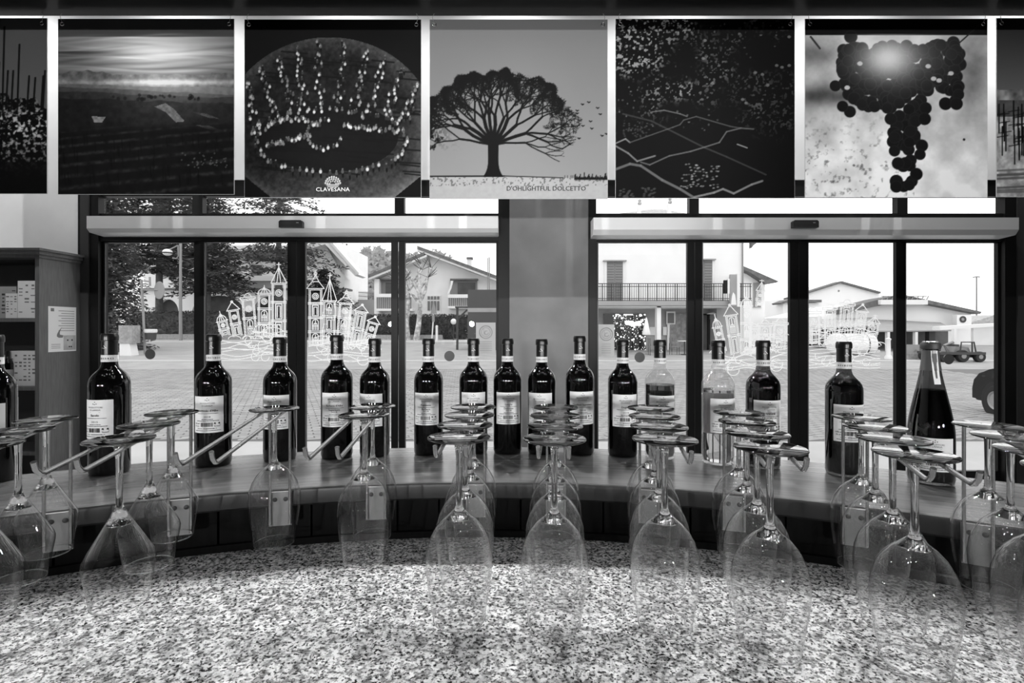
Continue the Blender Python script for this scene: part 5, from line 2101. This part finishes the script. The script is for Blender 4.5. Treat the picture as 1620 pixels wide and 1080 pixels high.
# grey kiosk at the roadside with its canopy post
d = 30.0
kb = empty('kiosk', gbase(765, d))
tag(kb, 'tall grey roadside kiosk box half hidden by the pillar', 'kiosk')
part(kb, 'body', 'kiosk_grey', lambda m: m.box(pX(740, d), pX(830, d), d, d + 2.2, gz(d), pZ(458, d)))
part(kb, 'stripe', 'corrugated', lambda m: m.pxbox(740, 830, 487, 493.5, d - 0.012, 0.01))
part(kb, 'canopy_beam', 'metal_dark', lambda m: m.box(pX(719, d), pX(740, d), d + 0.3, d + 0.6, pZ(486.5, d), pZ(484, d)))
part(kb, 'post', 'metal_dark', lambda m: m.box(pX(720.5, d), pX(724, d), d + 0.35, d + 0.5, gz(d), pZ(485, d)))
part(kb, 'brace', 'metal_dark', lambda m: m.pxprism([(724, 503), (738, 489), (740, 490.5), (724, 506.5)], d + 0.38, 0.1))


# street furniture
def thing(name, x, d, label, cat, group=None):
    o = empty(name, gbase(x, d))
    tag(o, label, cat, group)
    return o


d = 39.0
g = thing('street_lamp', 285, d, 'street lamp with a hanging white globe before the conifers', 'street lamp')
part(g, 'pole', 'metal_grey', lambda m: m.tube([gbase(286, d), P(285.5, 470, d), P(286, 383, d)], [0.13, 0.11, 0.09], 8), 50)
part(g, 'arm', 'metal_grey', lambda m: m.tube([P(282, 388, d), P(282.5, 405, d), P(279, 409, d), P(273, 408, d)], 0.06, 6), 50)
gl = part(g, 'globe', 'tank_white', lambda m: m.ball(P(265, 399, d), 0.35, 14, 8, 1, 1, 0.75), 60)
part(gl, 'globe_rim', 'metal_dark', lambda m: m.lathe([(0.36, 0), (0.37, -0.05), (0.30, -0.12)], 16, P(265, 399, d)), 50)
part(g, 'arm_to_globe', 'metal_grey', lambda m: m.tube([P(282, 388, d), P(272, 393, d), P(266, 395, d)], 0.05, 6), 50)

d = 27.0
g = thing('road_sign', 229, d, 'leaning pole with the back of a round road sign and a bracket', 'road sign')
part(g, 'pole', 'metal_grey', lambda m: m.tube([gbase(229.5, d), P(227, 500, d), P(223.5, 442, d)], 0.06, 8), 50)
part(g, 'bracket', 'metal_grey', lambda m: (m.tube([P(223.5, 444, d), P(238, 445, d)], 0.04, 6), m.tube([P(237, 438, d), P(237.5, 452, d)], 0.05, 6), m.tube([P(225, 458, d), P(257, 458.5, d)], 0.04, 6)))


def sign_disc(m):
    k = len(m.v)
    m.lathe([(0, 0), (0.46, 0), (0.47, 0.015), (0.46, 0.03), (0, 0.03)], 28)
    m.xf(Matrix.Translation(P(252.5, 459, d - 0.05)) @ Matrix.Rotation(math.radians(-27), 4, 'Z') @ Matrix.Rotation(math.radians(90), 4, 'X'), k)


part(g, 'sign_disc', 'metal_grey', sign_disc, 40)
g = thing('litter_bin', 238, d, 'dark litter bin with a white bag hung on the sign pole', 'bin')
cb = P(239, 536, d - 0.25)
part(g, 'bucket', 'bin_dark', lambda m: m.lathe([(0, 0), (0.24, 0), (0.27, 0.42), (0.25, 0.42), (0, 0.05)], 18, P(238.5, 537, d - 0.28)), 40)
part(g, 'bag', 'bag_white', lambda m: m.lathe([(0.275, 0.26), (0.30, 0.34), (0.28, 0.45), (0.22, 0.42)], 18, P(238.5, 534, d - 0.28)), 40)
part(g, 'bracket', 'metal_grey', lambda m: m.tube([P(229, 530, d), P(237, 530, d - 0.1)], 0.03, 6))

d = 26.0
g = thing('stone_marker', 198, d, 'grey stone block on a tapered white pedestal', 'monument')
part(g, 'pedestal', 'post_white', lambda m: m.prism([(pX(189, d), gz(d)), (pX(208.5, d), gz(d)), (pX(204.5, d), pZ(543, d)), (pX(189, d), pZ(543, d))], d, d + 0.5))
part(g, 'block', 'stone', lambda m: m.pxbox(187.5, 208.5, 514.5, 543, d - 0.05, 0.6))
sh = empty('shrub', gbase(217, 28.2))
tag(sh, 'dark rounded shrub behind the stone marker', 'shrub')
mb = MB()
r = random.Random(77)
for k in range(16):
    c = P(209 + 14 * r.random(), 490 + 53 * r.random(), 28.2 + 0.4 * r.random())
    leaf_cloud(mb, c, (0.32, 0.3, 0.32), 85, 0.2, r)
mb.build('foliage', 'needles', sh, fix=False)

d = 39.6
g = thing('garden_lamp', 717.5, d, 'garden lamp with a white globe beside the kiosk post', 'lamp')
part(g, 'pole', 'metal_dark', lambda m: m.tube([gbase(717.5, d), P(717.5, 512, d)], 0.05, 6), 50)
part(g, 'globe', 'tank_white', lambda m: m.ball(P(717.5, 508.5, d), 0.23, 14, 8), 60)
g = thing('warning_sign', 684, 38.5, 'triangular warning sign on a slim post before the hedge', 'road sign')
part(g, 'post', 'post_white', lambda m: m.tube([gbase(683, 38.5), P(685.5, 505, 38.5), P(686, 484, 38.5)], 0.05, 6))
part(g, 'sign_plate', 'metal_grey', lambda m: m.pxprism([(681, 496), (691, 496), (686, 476)], 38.4, 0.04))
part(g, 'lower_plate', 'metal_grey', lambda m: m.pxbox(683.5, 687.5, 498, 509, 38.42, 0.04))
g = thing('gate_post', 691, 38.0, 'short white round-topped post on the far pavement', 'post')
part(g, 'shaft', 'post_white', lambda m: m.lathe([(0, 0), (0.10, 0), (0.085, 1.15), (0, 1.15)], 12, gbase(691, 38.0)), 40)
part(g, 'cap', 'post_white', lambda m: m.ball(gbase(691, 38.0) + Vector((0, 0, 1.2)), 0.1, 10, 6), 60)

# ---------------------------------------------------------------- balconied shop building
d = 28.0
Z0 = gz(d)
sb_ = empty('shop_building', gbase(1066, d))
tag(sb_, 'white two-storey building with an iron balcony over a decorated shop', 'building')
BT = pZ(352, d)
part(sb_, 'upper_wall', 'house_white', lambda m: m.box(pX(852, d), pX(1189, d), d + 1.1, d + 9, pZ(478, d), BT))
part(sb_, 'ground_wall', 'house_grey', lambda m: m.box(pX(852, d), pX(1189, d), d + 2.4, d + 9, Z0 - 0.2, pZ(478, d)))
part(sb_, 'hip_roof', 'roof_pale', lambda m: m.add([(pX(846, d), d + 0.5, BT), (pX(1196, d), d + 0.5, BT), (pX(1196, d), d + 9.6, BT), (pX(846, d), d + 9.6, BT),
                                                  (pX(1030, d + 5), d + 5, pZ(331, d + 5)), (pX(1048, d + 5), d + 5, pZ(331, d + 5))],
                                                 [(0, 1, 5, 4), (1, 2, 5), (2, 3, 4, 5), (3, 0, 4), (3, 2, 1, 0)]))
for cx, hh_ in ((1012, 318), (1060, 316)):
    ch = part(sb_, 'chimney', 'house_cream', lambda m: m.pxbox(cx - 2.2, cx + 2.2, hh_ + 6, 345, d + 3.0, 0.4))
    part(ch, 'chimney_pot', 'roof_pale', lambda m: m.lathe([(0.10, 0), (0.14, 0.1), (0.07, 0.2), (0.12, 0.26), (0.03, 0.36), (0, 0.36)], 10, P(cx, hh_ + 6, d + 3.2)), 50)
part(sb_, 'downpipe', 'metal_grey', lambda m: m.tube([(pX(1188, d), d + 1.0, Z0), (pX(1188, d), d + 1.0, BT)], 0.05, 6))
part(sb_, 'eave', 'roof_grey', lambda m: m.pxprism([(1189, 352), (1189, 392), (1192, 388), (1205, 378), (1218, 352)], d + 1.4, 0.3))
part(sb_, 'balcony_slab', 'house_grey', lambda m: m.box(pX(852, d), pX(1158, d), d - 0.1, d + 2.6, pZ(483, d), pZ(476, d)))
part(sb_, 'porch_ceiling', 'house_cream', lambda m: m.box(pX(852, d), pX(1158, d), d + 0.2, d + 2.4, pZ(486, d), pZ(483.2, d)))
rl = MB()
xx = 852.0
while xx <= 1189:
    thick = 0.028 if int((xx - 852) / 3.6) % 4 == 0 else 0.012
    rl.tube([P(xx, 448.5, d), P(xx, 476, d)], thick, 4, cap=False)
    xx += 3.6
for y in (448.5, 453, 472, 475):
    rl.tube([P(852, y, d), P(1189, y, d)], 0.02, 4)
rl.build('railing', 'railing', sb_, fix=False)
for x0, x1, y0 in ((960, 985.5, 414), (1101, 1127, 412)):
    df_ = part(sb_, 'door_surround', 'fascia', lambda m: (m.pxbox(x0 - 4, x0, y0 - 1, 478, d + 1.02, 0.1), m.pxbox(x1, x1 + 4, y0 - 1, 478, d + 1.02, 0.1)))
    part(df_, 'cornice', 'house_grey', lambda m: m.pxbox(x0 - 5, x1 + 6, y0 - 3, y0 - 1, d + 0.85, 0.26))
    xm = (x0 + x1) / 2
    for a, b in ((x0, xm - 0.3), (xm + 0.3, x1)):
        sh_ = part(sb_, 'shutter', 'shutter', lambda m: m.pxbox(a, b, y0, 478, d + 1.04, 0.06))
        sl = MB()
        for q in range(15):
            yq = y0 + 3 + (478 - y0 - 6) * q / 14
            sl.pxbox(a + 1.2, b - 1.2, yq - 0.7, yq + 0.7, d + 1.015, 0.03)
        sl.build('louvre', 'shutter_dark', sh_)
# shop front under the balcony
sw = part(sb_, 'shop_window', 'dark_glass', lambda m: m.pxbox(955, 1022, 496, 560, d + 2.3, 0.06))
part(sw, 'mullion', 'frame_dark', lambda m: (m.pxbox(1000, 1001.5, 496, 560, d + 2.26, 0.05), m.pxbox(1012, 1014, 520, 560, d + 2.26, 0.05)))
r = random.Random(5)
li = MB()
for k in range(240):
    x = 970 + 52 * r.random()
    y = 498 + 58 * r.random() ** 1.3
    s = 0.010 + 0.045 * r.random() ** 4
    c = P(x, y, d + 2.24)
    li.box(c.x - s, c.x + s, c.y, c.y + 0.02, c.z - s, c.z + s)
for k in range(36):
    c = P(990 + 24 * r.random(), 508 + 6 * r.random(), d + 2.22)
    li.box(c.x - 0.09, c.x + 0.09, c.y, c.y + 0.02, c.z - 0.05, c.z + 0.05)
for x in (975, 978, 988, 991, 994, 997, 1000, 1013, 1020):
    c = P(x, 497.5, d + 2.22)
    li.box(c.x - 0.05, c.x + 0.05, c.y, c.y + 0.02, c.z - 0.03, c.z + 0.03)
lo = li.build('fairy_lights', 'fairy_light', sw, fix=False)
lo['kind'] = 'stuff'
part(sb_, 'porch_column', 'house_white', lambda m: m.box(pX(1041, d), pX(1047.5, d), d + 0.2, d + 0.6, Z0, pZ(484, d)))
part(sb_, 'door_frame', 'house_white', lambda m: m.pxbox(1056, 1061, 512, 560, d + 2.28, 0.08))
mn = part(sb_, 'menu_board', 'fascia', lambda m: m.pxbox(1054.5, 1068.5, 492.5, 513, d + 2.2, 0.08))
part(mn, 'menu_sheet', 'shutter_dark', lambda m: m.pxbox(1056.5, 1066.5, 495, 511, d + 2.17, 0.04))
ct = MB()
for k in range(16):
    x = 1062 + 26 * k / 15
    ct.tube([P(x, 496, d + 2.3), P(x - 1.5 * math.sin(k), 520, d + 2.28), P(x - 2.2, 556, d + 2.3)], 0.09, 5)
ct.build('curtain', 'cloth_grey', sb_, smooth=60)
part(sb_, 'notice_panel', 'fascia', lambda m: (m.pxbox(1028, 1042, 517, 530, d + 2.3, 0.05), m.pxbox(1049, 1055, 517, 530, d + 2.3, 0.05)))
gd = part(sb_, 'glazed_door', 'recess', lambda m: m.pxbox(1104, 1142, 496, 560, d + 2.3, 0.08))
part(gd, 'door_rail', 'frame_dark', lambda m: (m.pxbox(1119, 1121, 496, 560, d + 2.26, 0.05), m.pxbox(1104, 1142, 496, 498.5, d + 2.26, 0.05)))
part(gd, 'pane', 'dark_glass', lambda m: m.pxbox(1122, 1139, 505, 545, d + 2.27, 0.04))
part(sb_, 'porch_lamp', 'tank_white', lambda m: m.lathe([(0.0, 0.12), (0.2, 0.06), (0.42, 0), (0.40, -0.03), (0, -0.03)], 16, P(1130, 496, d + 1.8)), 50)
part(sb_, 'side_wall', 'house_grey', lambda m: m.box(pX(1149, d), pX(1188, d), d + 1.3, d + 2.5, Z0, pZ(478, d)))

d = 27.6
g = thing('shop_banner', 1160, d, 'tall printed banner sign standing out beside the balcony', 'sign')
part(g, 'panel', 'corrugated', lambda m: m.pxbox(1155, 1166, 434, 484, d, 0.1))
part(g, 'white_edge', 'fascia', lambda m: m.pxbox(1166, 1170.5, 433, 485, d + 0.02, 0.5))
part(g, 'figure_print', 'house_cream', lambda m: m.pxprism([(1156.5, 482), (1158, 468), (1160, 462), (1163, 466), (1165, 482)], d - 0.012, 0.01))
part(g, 'bracket', 'metal_dark', lambda m: (m.tube([P(1155, 438, d + 0.05), P(1155, 438, 29.1)], 0.03, 5), m.tube([P(1155, 478, d + 0.05), P(1155, 478, 29.1)], 0.03, 5)))
g = thing('hanging_sign', 1150, d, 'small dark hanging sign next to the tall banner', 'sign')
part(g, 'panel', 'frame_dark', lambda m: m.pxbox(1146, 1151, 443, 464, d - 0.1, 0.15))
part(g, 'white_side', 'fascia', lambda m: m.pxbox(1151, 1154.5, 441, 464.5, d - 0.08, 0.12))
part(g, 'bracket', 'metal_dark', lambda m: m.tube([P(1150, 446, d), P(1150, 446, 29.1)], 0.03, 5))

d = 27.0
g = thing('parasol', 1022.5, d, 'closed white parasol before the decorated shop window', 'parasol')
part(g, 'pole', 'metal_grey', lambda m: m.tube([gbase(1022.5, d), P(1022.5, 501, d)], 0.025, 6))
part(g, 'cover', 'tank_white', lambda m: m.lathe([(0.02, 0), (0.07, -0.15), (0.14, -0.5), (0.22, -0.85), (0.19, -0.92), (0.0, -0.9)], 14, P(1022.5, 502, d)), 60)
part(g, 'foot', 'stone', lambda m: m.lathe([(0, 0), (0.25, 0), (0.25, 0.06), (0, 0.08)], 14, gbase(1022.5, d)), 40)


def cafe_chair(x, d, label, flip=1):
    g = thing('cafe_chair', x, d, label, 'chair', 'chairs outside the shop')
    b = gbase(x, d)
    part(g, 'seat', 'metal_grey', lambda m: m.box(b.x - 0.2, b.x + 0.2, d - 0.2, d + 0.2, b.z + 0.42, b.z + 0.45))
    part(g, 'backrest', 'metal_grey', lambda m: m.box(b.x - 0.2 * flip - 0.015, b.x - 0.2 * flip + 0.015, d - 0.19, d + 0.19, b.z + 0.6, b.z + 0.88))
    for sx in (-1, 1):
        for sy in (-1, 1):
            top = 0.88 if sx == -flip else 0.42
            part(g, 'leg', 'metal_dark', lambda m: m.tube([b + Vector((sx * 0.19, sy * 0.18, 0)), b + Vector((sx * 0.19, sy * 0.18, top))], 0.014, 5))


cafe_chair(1033, 26.3, 'dark metal chair beside the closed parasol', 1)
cafe_chair(1067, 26.6, 'dark metal chair before the draped curtain', 1)
g = thing('cafe_table', 1083, 26.6, 'small white-topped table before the draped curtain', 'table')
b = gbase(1083, 26.6)
part(g, 'table_top', 'tank_white', lambda m: m.lathe([(0, 0.70), (0.36, 0.70), (0.36, 0.73), (0, 0.73)], 18, b), 40)
part(g, 'pedestal', 'metal_dark', lambda m: m.lathe([(0, 0), (0.2, 0), (0.2, 0.03), (0.03, 0.05), (0.03, 0.70), (0, 0.70)], 12, b), 40)

# ---------------------------------------------------------------- small house and barn
d = 40.0
g = empty('corner_house', gbase(1200, d))
tag(g, 'narrow white house with a deep dark eave behind the shop building', 'house')
part(g, 'wall', 'house_white', lambda m: m.pxprism([(1150, 545), (1150, 428), (1189, 430), (1210, 442), (1210, 545)], d + 0.5, 7))
part(g, 'roof', 'roof_grey', lambda m: m.pxprism([(1150, 410), (1189, 426), (1232, 445), (1228, 447), (1211, 449), (1206, 443), (1189, 432), (1150, 416)], d - 0.3, 2.5))
wn = part(g, 'window', 'fascia', lambda m: m.pxbox(1190.5, 1205.5, 446, 487, d + 0.42, 0.1))
part(wn, 'shutter', 'shutter', lambda m: m.pxbox(1192, 1204, 447, 486, d + 0.37, 0.06))
o = MB().pxbox(1205, 1242, 500, 545, 42, 1.0).build('yard_wall', 'house_white')
tag(o, 'white yard wall between the narrow house and the barn', 'wall')
g = empty('shed', gbase(1255, 46.0))
tag(g, 'white shed with a dark eave before the barn', 'shed')
part(g, 'wall', 'house_white', lambda m: m.pxbox(1239, 1300, 479, 545, 46, 5))
part(g, 'roof', 'roof_grey', lambda m: m.pxprism([(1234, 479), (1247, 474), (1300, 474), (1300, 478), (1248, 478), (1236, 481)], 45.6, 1.5))

d = 60.0
g = empty('barn', gbase(1332, d))
tag(g, 'large white gabled barn behind the lower sheds', 'barn')
part(g, 'gable_wall', 'house_white', lambda m: m.pxprism([(1255, 540), (1255, 471), (1332, 447), (1391, 463.5), (1391, 540)], d, 14))
part(g, 'roof_edge', 'roof_grey', lambda m: m.pxprism([(1250, 470.5), (1332, 444.5), (1394, 461.5), (1393, 464), (1332, 447.2), (1251, 473)], d - 0.4, 1.5))
part(g, 'vent', 'metal_grey', lambda m: m.ball(P(1327, 460, d - 0.02), 0.12, 10, 6, 1, 0.3, 1))

# ---------------------------------------------------------------- workshop with canopies
d = 33.0
wk = empty('workshop', gbase(1450, d))
tag(wk, 'low white workshop with a wide shallow roof and canopies', 'building')
part(wk, 'gable_wall', 'house_white', lambda m: m.pxprism([(1300, 545), (1300, 500), (1400, 478), (1470, 480), (1536, 495), (1536, 545)], d, 8))
part(wk, 'roof_edge', 'roof_grey', lambda m: m.pxprism([(1330, 489.5), (1396, 472), (1430, 466), (1467, 474), (1553, 493), (1551, 496.5), (1467, 480), (1430, 473), (1396, 482), (1332, 497)], d - 0.6, 1.6))
sg = part(wk, 'roof_sign', 'fascia', lambda m: m.pxbox(1393.5, 1468, 474, 481.5, d - 0.9, 0.25))
fr_ = MB()
fr_.pxbox(1395, 1466, 468, 469, d - 0.7, 0.08)
for k in range(10):
    x = 1395 + 71 * k / 9
    fr_.tube([P(x, 474, d - 0.66), P(x + 3, 468, d - 0.66)], 0.035, 4)
fr_.build('sign_frame', 'metal_grey', sg)
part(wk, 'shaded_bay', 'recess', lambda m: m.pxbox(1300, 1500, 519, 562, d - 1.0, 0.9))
part(wk, 'canopy_roof', 'corrugated', lambda m: m.add([P(1382, 505, d - 0.1), P(1488, 510, d - 0.1), P(1512, 521.5, d - 4), P(1388, 523, d - 4), P(1382, 506.5, d - 0.1), P(1488, 511.5, d - 0.1), P(1512, 523.5, d - 4), P(1388, 525, d - 4)],
                                                    [(0, 1, 2, 3), (7, 6, 5, 4), (0, 4, 5, 1), (1, 5, 6, 2), (2, 6, 7, 3), (3, 7, 4, 0)]))
part(wk, 'canopy_roof', 'roof_pale', lambda m: m.add([P(1300, 505, d - 0.1), P(1380, 502, d - 0.1), P(1384, 514, d - 3), P(1300, 517, d - 3), P(1300, 506.5, d - 0.1), P(1380, 503.5, d - 0.1), P(1384, 516, d - 3), P(1300, 519, d - 3)],
                                                   [(0, 1, 2, 3), (7, 6, 5, 4), (0, 4, 5, 1), (1, 5, 6, 2), (2, 6, 7, 3), (3, 7, 4, 0)]))
for x in (1404, 1448):
    part(wk, 'canopy_post', 'post_white', lambda m: m.box(pX(x - 2, d - 3.9), pX(x + 2, d - 3.9), d - 4.0, d - 3.8, gz(d - 4), pZ(525, d - 3.9)))
part(wk, 'white_canopy', 'fascia', lambda m: m.pxprism([(1487, 516), (1600, 510), (1600, 514.5), (1487, 522)], d - 5.5, 0.5))
part(wk, 'lean_to_roof', 'roof_pale', lambda m: m.pxprism([(1536, 510), (1575, 498), (1620, 497), (1620, 503), (1540, 514)], d + 1.5, 3))
part(wk, 'lean_to_wall', 'house_cream', lambda m: m.pxbox(1540, 1640, 509, 560, d + 2.0, 3))
ac = part(wk, 'air_conditioner', 'tank_white', lambda m: m.pxbox(1514, 1537, 498, 514, d - 0.95, 0.35))
part(ac, 'fan_grille', 'metal_dark', lambda m: (m.lathe([(0, 0), (0.20, 0), (0.21, 0.03), (0, 0.03)], 24), m.xf(Matrix.Translation(P(1523, 505, d - 0.95)) @ Matrix.Rotation(math.radians(90), 4, 'X'))), 40)
part(ac, 'fan_hub', 'corrugated', lambda m: (m.lathe([(0, 0), (0.09, 0), (0.09, 0.02), (0, 0.02)], 18), m.xf(Matrix.Translation(P(1523, 505, d - 0.985)) @ Matrix.Rotation(math.radians(90), 4, 'X'))), 40)
part(wk, 'white_pillar', 'post_white', lambda m: m.box(pX(1509.5, 23.0), pX(1513.5, 23.0), 23.0, 23.15, gz(23), pZ(520, 27.5)))
part(wk, 'dark_column', 'metal_dark', lambda m: m.box(pX(1470, d - 3), pX(1479.5, d - 3), d - 3, d - 2.7, gz(d - 3), pZ(518, d - 3)))

d = 26.0
tk = thing('storage_tank', 1355, d, 'large white lying storage tank in the workshop yard', 'tank')


def tank(m):
    prof = [(0, 0), (0.3, 0.02), (0.5, 0.12), (0.56, 0.3), (0.56, 2.0), (0.5, 2.18), (0.3, 2.28), (0, 2.3)]
    m.lathe(prof, 28)
    m.xf(Matrix.Translation((pX(1324, d), d + 0.6, pZ(545, d))) @ Matrix.Rotation(math.radians(90), 4, 'Y'))


part(tk, 'vessel', 'tank_white', tank, 50)
for f in (0.25, 0.75):
    x = pX(1324, d) + 2.3 * f
    part(tk, 'cradle', 'metal_dark', lambda m: m.box(x - 0.15, x + 0.15, d + 0.2, d + 1.0, gz(d), pZ(545, d) - 0.5))
    part(tk, 'strap', 'gasket', lambda m: (m.lathe([(0.565, -0.03), (0.57, -0.03), (0.57, 0.03), (0.565, 0.03)], 28), m.xf(Matrix.Translation((x, d + 0.6, pZ(545, d))) @ Matrix.Rotation(math.radians(90), 4, 'Y'))), 40)

d = 24.0
g = thing('stone_bollard', 1405.5, d, 'pale tapered bollard at the yard entrance beside the door post', 'bollard')
part(g, 'shaft', 'post_white', lambda m: m.lathe([(0, 0), (0.17, 0), (0.16, 0.12), (0.10, 0.2), (0.085, 0.85), (0.12, 0.95), (0.0, 1.02)], 14, gbase(1405.5, d)), 40)
g = thing('yard_sign', 1448, d, 'pale rectangular panel standing on a stone base in the yard', 'sign')
part(g, 'base', 'stone', lambda m: m.box(pX(1436, d), pX(1462, d), d, d + 0.4, gz(d), gz(d) + 0.28))
part(g, 'panel', 'corrugated', lambda m: m.box(pX(1439, d), pX(1458, d), d + 0.12, d + 0.2, gz(d) + 0.28, pZ(545, d)))
part(g, 'print', 'metal_grey', lambda m: m.pxprism([(1445, 556), (1449, 552), (1454, 556)], d + 0.11, 0.008))

# flatbed farm vehicle
d = 22.4
g = thing('farm_truck', 1525, d, 'dark open farm truck with a flat bed parked in the yard', 'truck')
b = gbase(1525, d)
xa, xb = pX(1488, d), pX(1560, d)
part(g, 'bed', 'metal_dark', lambda m: m.box(xa, xb, d, d + 1.3, pZ(561, d), pZ(557, d)))
part(g, 'chassis', 'metal_dark', lambda m: m.box(xa + 0.1, xb - 0.1, d + 0.3, d + 1.0, pZ(566, d), pZ(561, d)))
part(g, 'engine_cover', 'metal_grey', lambda m: m.prism([(pX(1518, d), pZ(557, d)), (pX(1545, d), pZ(557, d)), (pX(1542, d), pZ(550, d)), (pX(1521, d), pZ(548, d))], d + 0.3, d + 1.0))
part(g, 'roll_frame', 'metal_dark', lambda m: (m.tube([P(1519, 557, d + 0.2), P(1521, 541, d + 0.2), P(1541, 541, d + 0.2), P(1544, 557, d + 0.2)], 0.03, 6), m.tube([P(1519, 557, d + 1.1), P(1521, 541, d + 1.1), P(1541, 541, d + 1.1), P(1544, 557, d + 1.1)], 0.03, 6),
                                           m.tube([P(1538, 557, d + 0.2), P(1538, 541, d + 0.2)], 0.03, 6)))
part(g, 'seat_box', 'metal_dark', lambda m: m.box(pX(1523, d), pX(1530, d), d + 0.4, d + 0.9, pZ(552, d), pZ(545, d)))
part(g, 'crane_arm', 'metal_grey', lambda m: m.tube([P(1500, 557, d + 0.6), P(1494, 546, d + 0.6), P(1508, 541, d + 0.6)], 0.06, 6))
for x in (1497, 1526, 1553):
    rad = 0.235 if x != 1526 else 0.27
    for y in (d + 0.02, d + 1.1):
        wh = part(g, 'wheel', 'rubber', lambda m: (m.lathe([(0, 0), (rad * 0.9, 0), (rad, 0.04), (rad, 0.16), (rad * 0.9, 0.2), (0, 0.2)], 22), m.xf(Matrix.Translation((pX(x, d), y + 0.2, gz(d) + rad)) @ Matrix.Rotation(math.radians(90), 4, 'X'))), 40)
        part(wh, 'hub', 'metal_grey', lambda m: (m.lathe([(0, 0.205), (rad * 0.4, 0.205), (rad * 0.45, 0.19), (0, 0.19)], 14), m.xf(Matrix.Translation((pX(x, d), y + 0.2, gz(d) + rad)) @ Matrix.Rotation(math.radians(90), 4, 'X'))), 40)

d = 52.0
g = thing('street_lamp', 1545, d, 'tall thin twin-armed street lamp beyond the workshop', 'street lamp')
part(g, 'pole', 'metal_grey', lambda m: m.tube([gbase(1545, d), P(1545, 438, d)], [0.09, 0.06], 6), 50)
part(g, 'arm', 'metal_grey', lambda m: m.tube([P(1539.5, 438.5, d), P(1545, 437.5, d), P(1550, 438, d)], 0.06, 6), 50)

# ---------------------------------------------------------------- parked car
d = 10.6
cz = gz(d)
car = empty('parked_car', (pX(1538, d), d, cz))
tag(car, 'dark small car parked at the far side of the glass door', 'car')
x0 = pX(1537.5, d)


def body(m):
    sec = [(0.0, 0.34), (-0.01, 0.50), (0.03, 0.66), (0.16, 0.79), (0.42, 0.90), (0.85, 1.00), (1.05, 1.06), (1.55, 1.40), (1.9, 1.47), (2.7, 1.47), (3.3, 1.36), (3.75, 1.0), (3.92, 0.7), (3.92, 0.34)]
    low = [(3.92, 0.25), (3.45, 0.22), (0.75, 0.22), (0.1, 0.25)]
    pts = sec + low
    rows = [(0.0, 0.0, 0.82), (0.06, 0.0, 0.95), (0.16, -0.0, 1.0), (0.84, 0.0, 1.0), (1.54, 0.0, 1.0), (1.64, 0.0, 0.95), (1.70, 0.0, 0.82)]
    n = len(pts)
    vs, fs = [], []
    for (yy, _, sc) in rows:
        for (a, z) in pts:
            ww = 1.0 if z < 1.02 else (1.0 - (z - 1.02) * 0.0)
            inset = 0.0 if z < 0.95 else (z - 0.95) * 0.36 * (1 - 2 * yy / 1.70)
            vs.append((x0 + 1.96 + (a - 1.96) * (0.94 + 0.06 * sc), d + yy + inset, cz + 0.6 + (z - 0.6) * (0.93 + 0.07 * sc)))
    k = len(rows)
    for i in range(k - 1):
        for j in range(n):
            fs.append((i * n + j, i * n + (j + 1) % n, (i + 1) * n + (j + 1) % n, (i + 1) * n + j))
    fs.append(tuple(range(n)))
    fs.append(tuple(range(k * n - 1, (k - 1) * n - 1, -1)))
    m.add(vs, fs)


part(car, 'body', 'car_paint', body, 40)
for y, s in ((d - 0.005, -1), (d + 1.70, 1)):
    for wxx in (0.62, 3.1):
        R_ = 0.30
        ah = MB().lathe([(R_ + 0.07, 0), (R_ + 0.075, 0.012), (0, 0.012), (0, 0)], 28).xf(Matrix.Translation((x0 + wxx, y + (0.012 if s < 0 else 0.0), cz + R_)) @ Matrix.Rotation(math.radians(90), 4, 'X'))
        wa = ah.build('wheel_arch', 'rubber', car)
        yy = y - 0.025 if s < 0 else y + 0.2
        wh = MB().lathe([(R_ * 0.55, 0.19), (R_ * 0.7, 0.2), (R_ * 0.93, 0.195), (R_, 0.16), (R_, 0.03), (R_ * 0.9, 0), (0, 0), (0, 0.15), (R_ * 0.5, 0.15)], 32)
        wh.xf(Matrix.Translation((x0 + wxx, (d + 0.17 if s < 0 else d + 1.7), cz + R_)) @ Matrix.Rotation(math.radians(90), 4, 'X'))
        wo_ = wh.build('wheel', 'rubber', car, smooth=35)
        hb = MB().lathe([(0, 0.17), (R_ * 0.25, 0.172), (R_ * 0.5, 0.165), (R_ * 0.58, 0.19), (R_ * 0.6, 0.19), (R_ * 0.6, 0.16), (0, 0.16)], 24)
        hb.xf(Matrix.Translation((x0 + wxx, (d + 0.148 if s < 0 else d + 1.7), cz + R_)) @ Matrix.Rotation(math.radians(90), 4, 'X'))
        hb.build('hubcap', 'corrugated', wo_, smooth=35)
part(car, 'side_window', 'dark_glass', lambda m: m.add([(x0 + 1.25, d + 0.055, cz + 1.06), (x0 + 3.3, d + 0.055, cz + 1.06), (x0 + 3.1, d + 0.145, cz + 1.32), (x0 + 1.62, d + 0.145, cz + 1.36)], [(0, 1, 2, 3)]))
part(car, 'headlamp', 'dark_glass', lambda m: m.ball((x0 + 0.27, d + 0.035, cz + 0.755), 0.15, 14, 8, 1.1, 0.22, 0.55), 60)
part(car, 'bumper', 'rubber', lambda m: m.prism([(x0 - 0.02, cz + 0.28), (x0 + 0.3, cz + 0.26), (x0 + 0.3, cz + 0.50), (x0 - 0.02, cz + 0.50)], d + 0.02, d + 1.68))


car.rotation_euler = (0, 0, math.radians(-96))
